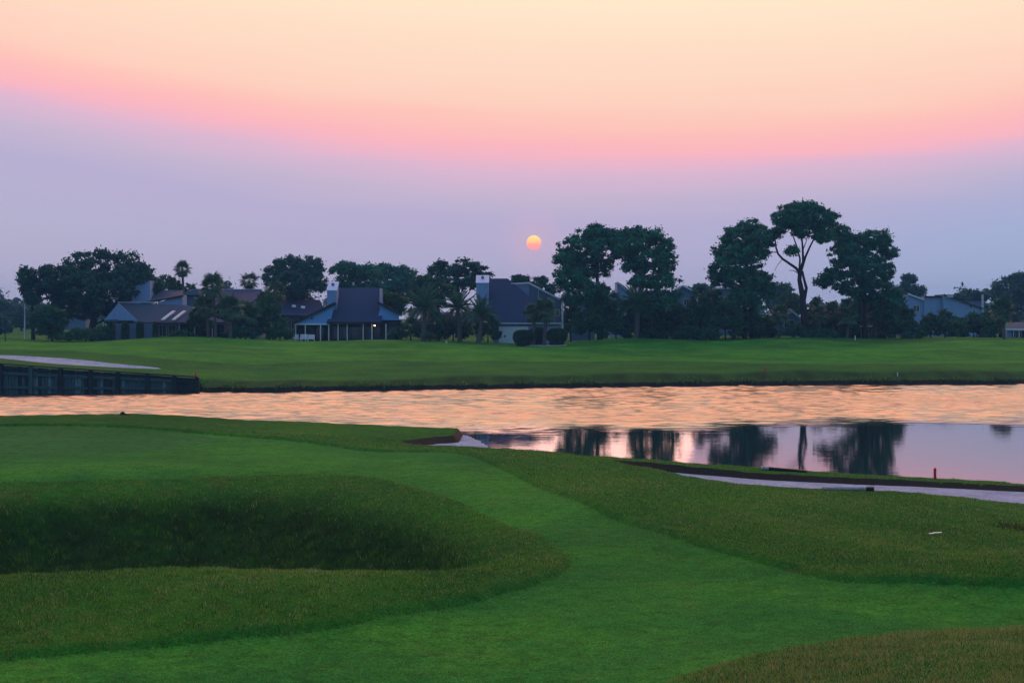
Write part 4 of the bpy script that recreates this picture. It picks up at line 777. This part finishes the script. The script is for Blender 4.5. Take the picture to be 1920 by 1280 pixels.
def clipped(name, label, px, py, rx, ry, Y, box=False, mat='hedge', group=None):
    c = at(px, py, Y); x, z = c.x, c.z; rx *= Y / F; rz = ry * Y / F; g = g1(x, Y); root = thing(name, label, 'hedge', (x, Y, g), group); n = 2600
    d = rng.normal(size=(n, 3)); p = 5.0 if box else 2.6; d /= (np.abs(d) ** p).sum(1)[:, None] ** (1 / p)
    P = np.array([x, Y, z]) + d * np.array([rx, rx if not box else 0.6, rz]) * rng.uniform(0.9, 1.03, n)[:, None]
    V, Q, tone = leaf_cloud(P, np.full(n, 0.08), 3, 0.13, 1.0); V[:, 2] = np.maximum(V[:, 2], g - 0.05)
    obj('foliage', np_mesh('foliage', local(root, V), Q, M[mat], attrs={'rnd': tone}), root)
    core = MB(); k = 14; core.tube([(x, Y, g - 0.05), (x, Y, g + 0.1), (x, Y, z), (x, Y, z + rz * 0.6), (x, Y, z + rz * 0.9)], [rx * .5, rx * .72, rx * .85, rx * .7, rx * .25] if not box else [min(rx, .6) * .8] * 5, k); core.build('inner_branches', M['bark'], root)
    return root
for i, (a, b, l) in enumerate([(203.5, 214.5, 'clipped hedge column at the left end of the grey fence'), (229, 241, 'clipped hedge column between the left and middle fence panels'), (257, 268.5, 'clipped hedge column between the middle and wide fence panels'), (288, 296, 'narrow clipped hedge column at the right end of the fence')]):
    clipped('hedge', l, (a + b) / 2, 620, (b - a) / 2, 16 if i else 18, 247.8, True, group='hedge columns of the fence')
for px, py, rx, ry, Yd, l in [(981, 632, 18.5, 13, 235.5, 'clipped round hedge left of the two leaning palms'), (1007, 627, 16, 13, 238.5, 'clipped round hedge behind the two palm trunks'), (1044, 629, 19, 13, 236.5, 'clipped round hedge right of the two palm trunks')]:
    clipped('hedge', l, px, py, rx, ry, Yd, group='round hedges in the gravel bed')
# ------------------------------------------------------------------ palms
def fan_frond():
    mb = MB(); L = 0.95; mb.tube([(0, 0, 0), (0.5, 0, 0.06), (L, 0, 0.02)], [0.03, 0.025, 0.02], 4)
    n = 15
    for i in range(n):
        a = R(-115 + 230 * i / (n - 1)); l = 1.05 * (0.72 + 0.28 * math.cos(a * 0.7)); dr = -0.22 - 0.16 * abs(a)
        c, s_ = math.cos(a), math.sin(a); px, py = -s_ * 0.085, c * 0.085; b0 = Vector((L, 0, 0.02))
        m1 = b0 + Vector((c * l * .6, s_ * l * .6, dr * .25)); tip = b0 + Vector((c * l, s_ * l, dr)); o_ = Vector((px, py, 0))
        mb.poly([b0, m1 - o_, tip, m1 + o_])
    return mb
def feather_frond(L=3.2, droop=1.0):
    mb = MB(); N_ = 22; pts = []
    for i in range(N_ + 1):
        f = i / N_; pts.append(Vector((L * (f - 0.12 * droop * f * f), 0, L * (0.28 * f - 0.62 * droop * f * f))))
    mb.tube(pts[::3] + ([pts[-1]] if N_ % 3 else []), [0.05 - 0.006 * i for i in range(len(pts[::3]) + (1 if N_ % 3 else 0))], 4)
    for i in range(3, N_ + 1):
        f = i / N_; l = 0.62 * math.sin(math.pi * min(1, 0.18 + f * 0.78)) + 0.12
        for sd in (-1, 1):
            p = pts[i]; dvec = Vector((0.62, sd * 0.72, -0.28)).normalized() * l; wv = Vector((0.055, 0, 0.02)); mb.poly([p - wv, p + wv, p + dvec])
    return mb
FAN = fan_frond(); FAN_G = FAN.mesh('frond', M['frond']); FAN_D = FAN.mesh('frond', M['frond_dry'])
FEA = [feather_frond(3.2, d).mesh('frond', M['frond']) for d in (0.55, 0.85, 1.2)]; FEA_D = feather_frond(3.0, 1.5).mesh('frond', M['frond_dry'])
def palm(label, px, crown_py, rpx, Y, foot=None, r=0.2, feather=False, n=30, skirt=0.15, boots=False, group=None, foot_py=None):
    foot = foot if foot is not None else px; x0 = X_(foot, Y); z0 = g1(x0, Y); top = at(px, crown_py, Y); s_ = rpx * Y / F / (3.0 if feather else 1.9)
    root = thing('palm_tree', label, 'palm', (x0, Y, z0), group); P = []; rad = []; k = 14
    for i in range(k + 1):
        f = i / k; P.append(Vector((x0, Y, z0 - 0.2)).lerp(top, f) + Vector((math.sin(f * 3.1) * 0.12, 0, 0))); rad.append(r * (1.15 - 0.3 * f) * (1 + 0.10 * (i % 2)))
    tr = MB().tube(P, rad, 10).build('trunk', M['palmbark'], root, False)
    if boots:
        b = MB()
        for i in range(42):
            f = 0.04 + 0.9 * i / 42; c = P[0].lerp(top, f); a = i * 2.4; d = Vector((math.cos(a), math.sin(a), 0)); rr = r * (1.1 - 0.3 * f)
            b.prism([c + d * rr + d.cross(Vector((0, 0, 1))) * 0.07, c + d * rr - d.cross(Vector((0, 0, 1))) * 0.07, c + d * (rr + 0.10) + Vector((0, 0, 0.24))], (0, 0, 0.05))
        b.build('leaf_boots', M['palmbark'], tr)
    for i in range(n):
        f = (i + 0.5) / n; a = i * 2.39996 + rnd.uniform(-.2, .2)
        pit = R(82 - 150 * f ** 0.85 + rnd.uniform(-8, 8)) if not feather else R(78 - 105 * f + rnd.uniform(-7, 7))
        dry = f > 1 - skirt
        me = (FAN_D if dry else FAN_G) if not feather else (FEA_D if dry else FEA[min(2, int(f * 3))])
        fr = obj('frond', me, root); fr.location = top - root.location; sc = s_ * rnd.uniform(0.85, 1.12); fr.scale = (sc,) * 3
        fr.rotation_euler = (Matrix.Rotation(a, 4, 'Z') @ Matrix.Rotation(-pit, 4, 'Y') @ Matrix.Rotation(rnd.uniform(-.4, .4), 4, 'X')).to_euler()
    return root
palm('tall fan palm with dry skirt right of the great oak', 342, 505, 19, 288, 343, 0.24, n=34, skirt=0.3)
palm('slender fan palm standing alone before the low house', 398, 536, 28, 246, 404, 0.2, n=40)
palm('fan palm with low crown half behind the slender palm', 383, 575, 26, 249, 391, 0.2, n=30)
palm('short fan palm with wide dark head right of the slender palm', 430, 577, 30, 244, 431, 0.22, n=40)
palm('spiky fan palm above the long dark ridge', 467, 527, 21, 290, 467, 0.22, n=26)
palm('fan palm in front of the dark rounded oak', 516, 548, 24, 272, 516, 0.2, n=30)
palm('small fan palm right of the wide dark palm head', 470, 590, 24, 250, 472, 0.2, n=28)
palm('date palm with long drooping fronds nearest the porch house', 796, 580, 48, 245, 792, 0.34, True, 46, 0.1)
palm('date palm in the middle of the drooping trio', 858, 578, 40, 248, 862, 0.32, True, 40, 0.2)
palm('date palm on the right of the trio, before the garage house', 902, 590, 38, 244, 896, 0.32, True, 42, 0.2)
palm('left of two short palms rising from the gravel bed', 1000, 585, 21, 237.5, 1000, 0.24, n=36, skirt=0.1, boots=True)
palm('right of two short palms in the gravel bed, rough-barked trunk', 1022, 582, 27, 236, 1020, 0.27, n=44, skirt=0.1, boots=True)
palm('date palm with arching fronds beneath the pair of pines', 1195, 572, 46, 247, 1192, 0.34, True, 44, 0.1)
palm('small leaning fan palm left of the open pine', 1464, 588, 22, 250, 1459, 0.2, n=32)
for px, pyc, rp, Yd, ft, l in [(1533, 592, 24, 252, 1535, 'leftmost of three palms with pale trunks under the right pines'), (1560, 588, 24, 255, 1562, 'middle of three palms with pale trunks under the right pines'), (1590, 592, 25, 251, 1588, 'right of three palms with pale trunks under the right pines')]:
    palm(l, px, pyc, rp, Yd, ft, 0.2, n=34, group='palms under the right pines')
palm('fan palm with dense head before the broad right pine', 1640, 588, 25, 256, 1641, 0.2, n=34)
palm('round-headed fan palm at the far right beside the hedge', 1879, 582, 27, 250, 1882, 0.22, n=46, skirt=0.2)
# far wood that closes the view
def far_wood():
    n = 600; X = rng.uniform(-330, 330, n); Y = rng.uniform(520, 760, n); hgt = 8.5 + 2.5 * np.sin(X * 0.05) + 2 * np.sin(X * 0.13 + 1) + rng.normal(0, 1.2, n)
    C = np.stack([X, Y, 4 + np.maximum(hgt, 3) * rng.uniform(0.15, 1, n) ** 0.6], 1)
    V, Q, tone = leaf_cloud(C, rng.uniform(2.2, 4.2, n), 58, 0.95, 0.8, out=0.0)
    o = obj('far_wood', np_mesh('far_wood', V, Q, M['oak'], attrs={'rnd': tone})); tag(o, 'distant hazy wood closing the view behind the houses', kind='stuff')
far_wood()
# ------------------------------------------------------------------ small things
def stake(label, px, py, Y, hgt, m, wd=0.09, cat='stake', ontop=None):
    x = X_(px, Y); z = g1(x, Y); b = MB(); a = wd / 2
    b.prism([(x - a, Y - a, z - 0.1), (x + a, Y - a, z - 0.1), (x + a, Y + a, z - 0.1), (x - a, Y + a, z - 0.1)], (0, 0, hgt + 0.1))
    t_ = b.v[4:8]; b.f.pop(1); bb = len(b.v); b.v.append((x, Y, z + hgt + 0.05)); n0 = 4
    for i in range(4): b.f.append([n0 + i, n0 + (i + 1) % 4, bb])
    o = thing('stake', label, cat, (x, Y, z)); b.build('shaft', M[m], o); return o
def ypix(px, py): return float(cast([(px, py)], 16, 240)[0][1])
stake('red hazard stake on the near lip of the long bunker', 1753, 895, 70.6, 0.46, 'red', 0.10)
stake('small red stake on the far bank edge below the pines', 1434, 698, 189, 0.6, 'red', 0.14)
stake('small red stake by the right end of the timber bulkhead', 367, 706, 169.5, 0.55, 'red', 0.14)
stake('tiny white stake at the far waterline on the right', 1683, 717, 188.5, 0.4, 'white', 0.1)
stake('white stake before the porch with white eave at the right', 1603.5, 636, 243, 0.65, 'white', 0.14)
stake('thin dark post at the far left edge beyond the sand', 10, 640, 236, 1.35, 'black', 0.12)
p = thing('utility_pole', 'slim white pole standing among the hazy trees at far left', 'pole', (X_(46.5, 262), 262, g1(X_(46.5, 262), 262))); x = X_(46.5, 262)
MB().tube([(x, 262, p.location.z - 0.2), (x, 262, Z_(571, 262))], [0.13, 0.08], 8).build('shaft', M['white'], p); MB().bar((x - 0.28, 262, Z_(577, 262)), (x + 0.28, 262, Z_(577, 262)), 0.1, 0.12).build('cross_arm', M['trim'], p)
MB().tube([(x + 0.1, 262, Z_(577, 262) + .05), (x + .1, 262, Z_(575, 262))], [0.1, 0.1], 6).build('insulator', M['trim'], p)
def pipe(label, a, b, r, m, endm):
    a, b = Vector(a), Vector(b); o = thing('drain_pipe', label, 'pipe', b); d = (b - a).normalized(); n = 10
    pts = [a.lerp(b, i / 4) for i in range(5)]; MB().tube(pts, [r] * 5, n).build('tube', M[m], o, True)
    MB().tube([b - d * 0.25, b + d * 0.04], [r * 1.18, r * 1.18], n).build('collar', M[endm], o, True); return o
Ya = 71.3; xa = X_(1428, Ya); xb = X_(1512, Ya)
pipe('dark drain pipe with pale end lying on the lip of the long bunker', (xb, Ya + 0.1, g1(xb, Ya + 0.1) + 0.03), (xa, Ya - 0.3, g1(xa, Ya - .3) + 0.1), 0.075, 'black', 'pipe')
Yb = 60.4; xa = X_(1545, Yb); xb = X_(1638, Yb)
pipe('pale and black drain pipe resting on the bunker crest', (xa, Yb + 0.4, g1(xa, Yb + .4) + 0.07), (xb, Yb + 0.1, g1(xb, Yb + .1) + 0.13), 0.075, 'pipe', 'black')
yy = ypix(1753, 1012); x = X_(1753, yy); sc_ = MB(); zz = g1(x, yy) + 0.045
for k in range(3):
    c = Vector((x - 0.1 + k * 0.1, yy + 0.04 * (k % 2), zz + 0.012 * k)); sc_.prism([c + Vector((-0.07, -0.05, 0)), c + Vector((0.06, -0.04, 0.008)), c + Vector((0.09, 0.04, 0.02)), c + Vector((-0.03, 0.05, 0.01))], (0, 0, 0.006))
sp = thing('paper_scrap', 'crumpled white scrap lying on the right rough', 'litter', (x, yy, zz)); sc_.build('sheet', M['white'], sp)
yy = 83.4; x = X_(230, yy); lo = thing('sprinkler_head', 'small dark lump on the bank crest behind the green', 'sprinkler', (x, yy, g1(x, yy)))
MB().tube([(x, yy, lo.location.z - 0.05), (x, yy, lo.location.z + 0.06), (x, yy, lo.location.z + .13), (x, yy, lo.location.z + .17)], [0.13, 0.14, 0.10, 0.03], 9).build('head', M['black'], lo, True)
MB().tube([(x + 0.05, yy, lo.location.z + 0.03), (x + 0.33, yy, lo.location.z + 0.015)], [0.06, 0.03], 7).build('hose', M['black'], lo)
yy = 238; x = X_(837, yy); bl_ = thing('tee_marker', 'tiny white marker on the grass before the date palms', 'marker', (x, yy, g1(x, yy)))  # white tee marker on the grass, not a light
MB().tube([(x, yy, bl_.location.z), (x, yy, bl_.location.z + 0.1), (x, yy, bl_.location.z + .3), (x, yy, bl_.location.z + .36)], [0.05, 0.12, 0.13, 0.06], 8).build('globe', M['white'], bl_, True)
# dark tussock on the right edge
def tussock(label, px, py, w_, n=420):
    y0 = ypix(px, py); x0 = X_(px, y0); o = thing('grass_tussock', label, 'grass clump', (x0, y0, g1(x0, y0))); X = x0 + rng.normal(0, w_, n); Y = y0 + rng.normal(0, w_ * 0.8, n); Z = gz(X, Y); h = rng.uniform(0.1, 0.28, n); a = rng.uniform(0, 6.28, n); t_ = rng.normal(0, 0.1, (n, 2))
    V = np.empty((n, 3, 3)); V[:, 0] = np.stack([X - np.cos(a) * .012, Y - np.sin(a) * .012, Z - .02], 1); V[:, 1] = np.stack([X + np.cos(a) * .012, Y + np.sin(a) * .012, Z - .02], 1); V[:, 2] = np.stack([X + t_[:, 0], Y + t_[:, 1], Z + h], 1)
    obj('blades', np_mesh('blades', local(o, V.reshape(-1, 3)), np.arange(3 * n).reshape(-1, 3), M['blade'], attrs={'rnd': np.repeat(np.where(rng.random(n) < .3, .8, rng.random(n) * .15), 3)}), o)
tussock('dark tussock in the dip at the right edge of the rough', 1903, 1000, 0.26)
# white patio furniture left of the porch house
def seat_set(kind, label, px, Y, wd, ht, dp):
    x = X_(px, Y); z = g1(x, Y); o = thing(kind, label, kind.split('_')[-1], (x, Y, z), 'white patio furniture'); h2 = wd / 2
    sh = 0.42 if 'table' not in kind else ht
    MB().box(x - h2, x + h2, Y - dp / 2, Y + dp / 2, z + sh - 0.05, z + sh).build('seat' if 'table' not in kind else 'tabletop', M['white'], o)
    for sx in (-1, 1):
        for sy in (-1, 1):
            cx, cy = x + sx * (h2 - 0.05), Y + sy * (dp / 2 - 0.05); MB().box(cx - 0.03, cx + 0.03, cy - 0.03, cy + 0.03, z - 0.05, z + sh - 0.052).build('leg', M['white'], o)
    if 'table' not in kind:
        nb = max(4, int(wd / 0.16))
        for k in range(nb):
            cx = x - h2 + wd * (k + 0.5) / nb; MB().prism([(cx - wd / nb * .42, Y + dp / 2 - .05, z + sh), (cx + wd / nb * .42, Y + dp / 2 - .05, z + sh), (cx + wd / nb * .42, Y + dp / 2 + .12, z + ht), (cx - wd / nb * .42, Y + dp / 2 + .12, z + ht)], (0, 0.03, 0)).build('back_slat', M['white'], o)
        for sx in (-1, 1): MB().box(x + sx * h2 - 0.04, x + sx * h2 + 0.04, Y - dp / 2, Y + dp / 2, z + sh + 0.2, z + sh + 0.25).build('armrest', M['white'], o)
seat_set('patio_chair', 'white patio chair, leftmost of the white furniture by the porch', 548, 249.5, 0.55, 1.0, 0.55)
seat_set('patio_chair', 'white patio chair beside the leftmost porch post', 555.5, 250, 0.6, 1.1, 0.55)
seat_set('patio_bench', 'white slatted bench in the middle of the patio furniture', 569.5, 250.5, 1.15, 1.15, 0.6)
seat_set('patio_bench', 'white slatted bench at the right end of the patio furniture', 583.5, 250, 1.0, 1.1, 0.6)
seat_set('patio_table', 'low white table in front of the slatted benches', 562, 248.6, 0.8, 0.45, 0.6)
# gravel bed round the two palms
def bed():
    cx, cy = X_(1020, 236), 236.0; rx, ry = 3.3, 2.4; n = 900; a = rng.uniform(0, 2 * math.pi, n); q = np.sqrt(rng.random(n)); X = cx + np.cos(a) * q * rx; Y = cy + np.sin(a) * q * ry; Z = gz(X, Y) + 0.03
    sz = rng.uniform(0.05, 0.13, n); V = []; Fc = []
    off = np.array([[1, 0, 0], [-1, 0, 0], [0, 1, 0], [0, -1, 0], [0, 0, .8], [0, 0, -.8]]); tri = np.array([[0, 2, 4], [2, 1, 4], [1, 3, 4], [3, 0, 4], [2, 0, 5], [1, 2, 5], [3, 1, 5], [0, 3, 5]])
    V = (np.stack([X, Y, Z], 1)[:, None] + off[None] * sz[:, None, None] * rng.uniform(0.7, 1.3, (n, 6, 1))).reshape(-1, 3); Fc = (np.arange(n)[:, None, None] * 6 + tri[None]).reshape(-1, 3)
    o = obj('gravel', np_mesh('gravel', V, Fc, M['gravel'])); tag(o, 'white gravel bed round the two short palms and clipped hedges', kind='stuff')
    b = MB(); ring = [(cx + math.cos(t_) * rx, cy + math.sin(t_) * ry) for t_ in np.linspace(0, 2 * math.pi, 28, endpoint=False)]; b.poly([(x, y, g1(x, y) + 0.05) for x, y in ring]); o = b.build('gravel_bed', M['gravel']); o['kind'] = 'structure'
bed()
# ------------------------------------------------------------------ air
hz = MB(); hz.box(-820, 820, -12, 1560, -3.0, 34.0); ho = hz.build('haze', M['white']); ho['kind'] = 'stuff'; ho['label'] = 'thin blue evening haze over the course'
hm = bpy.data.materials.new('evening_haze'); hm.use_nodes = True; hm.node_tree.nodes.clear(); hn = N(hm.node_tree)
pv = hn.add('ShaderNodeVolumePrincipled'); pv.inputs['Color'].default_value = (0.18, 0.50, 1.0, 1); pv.inputs['Density'].default_value = 0.00030; pv.inputs['Anisotropy'].default_value = 0.3
oo = hn.add('ShaderNodeOutputMaterial'); hn.link(pv.outputs[0], oo.inputs['Volume']); ho.data.materials.clear(); ho.data.materials.append(hm)
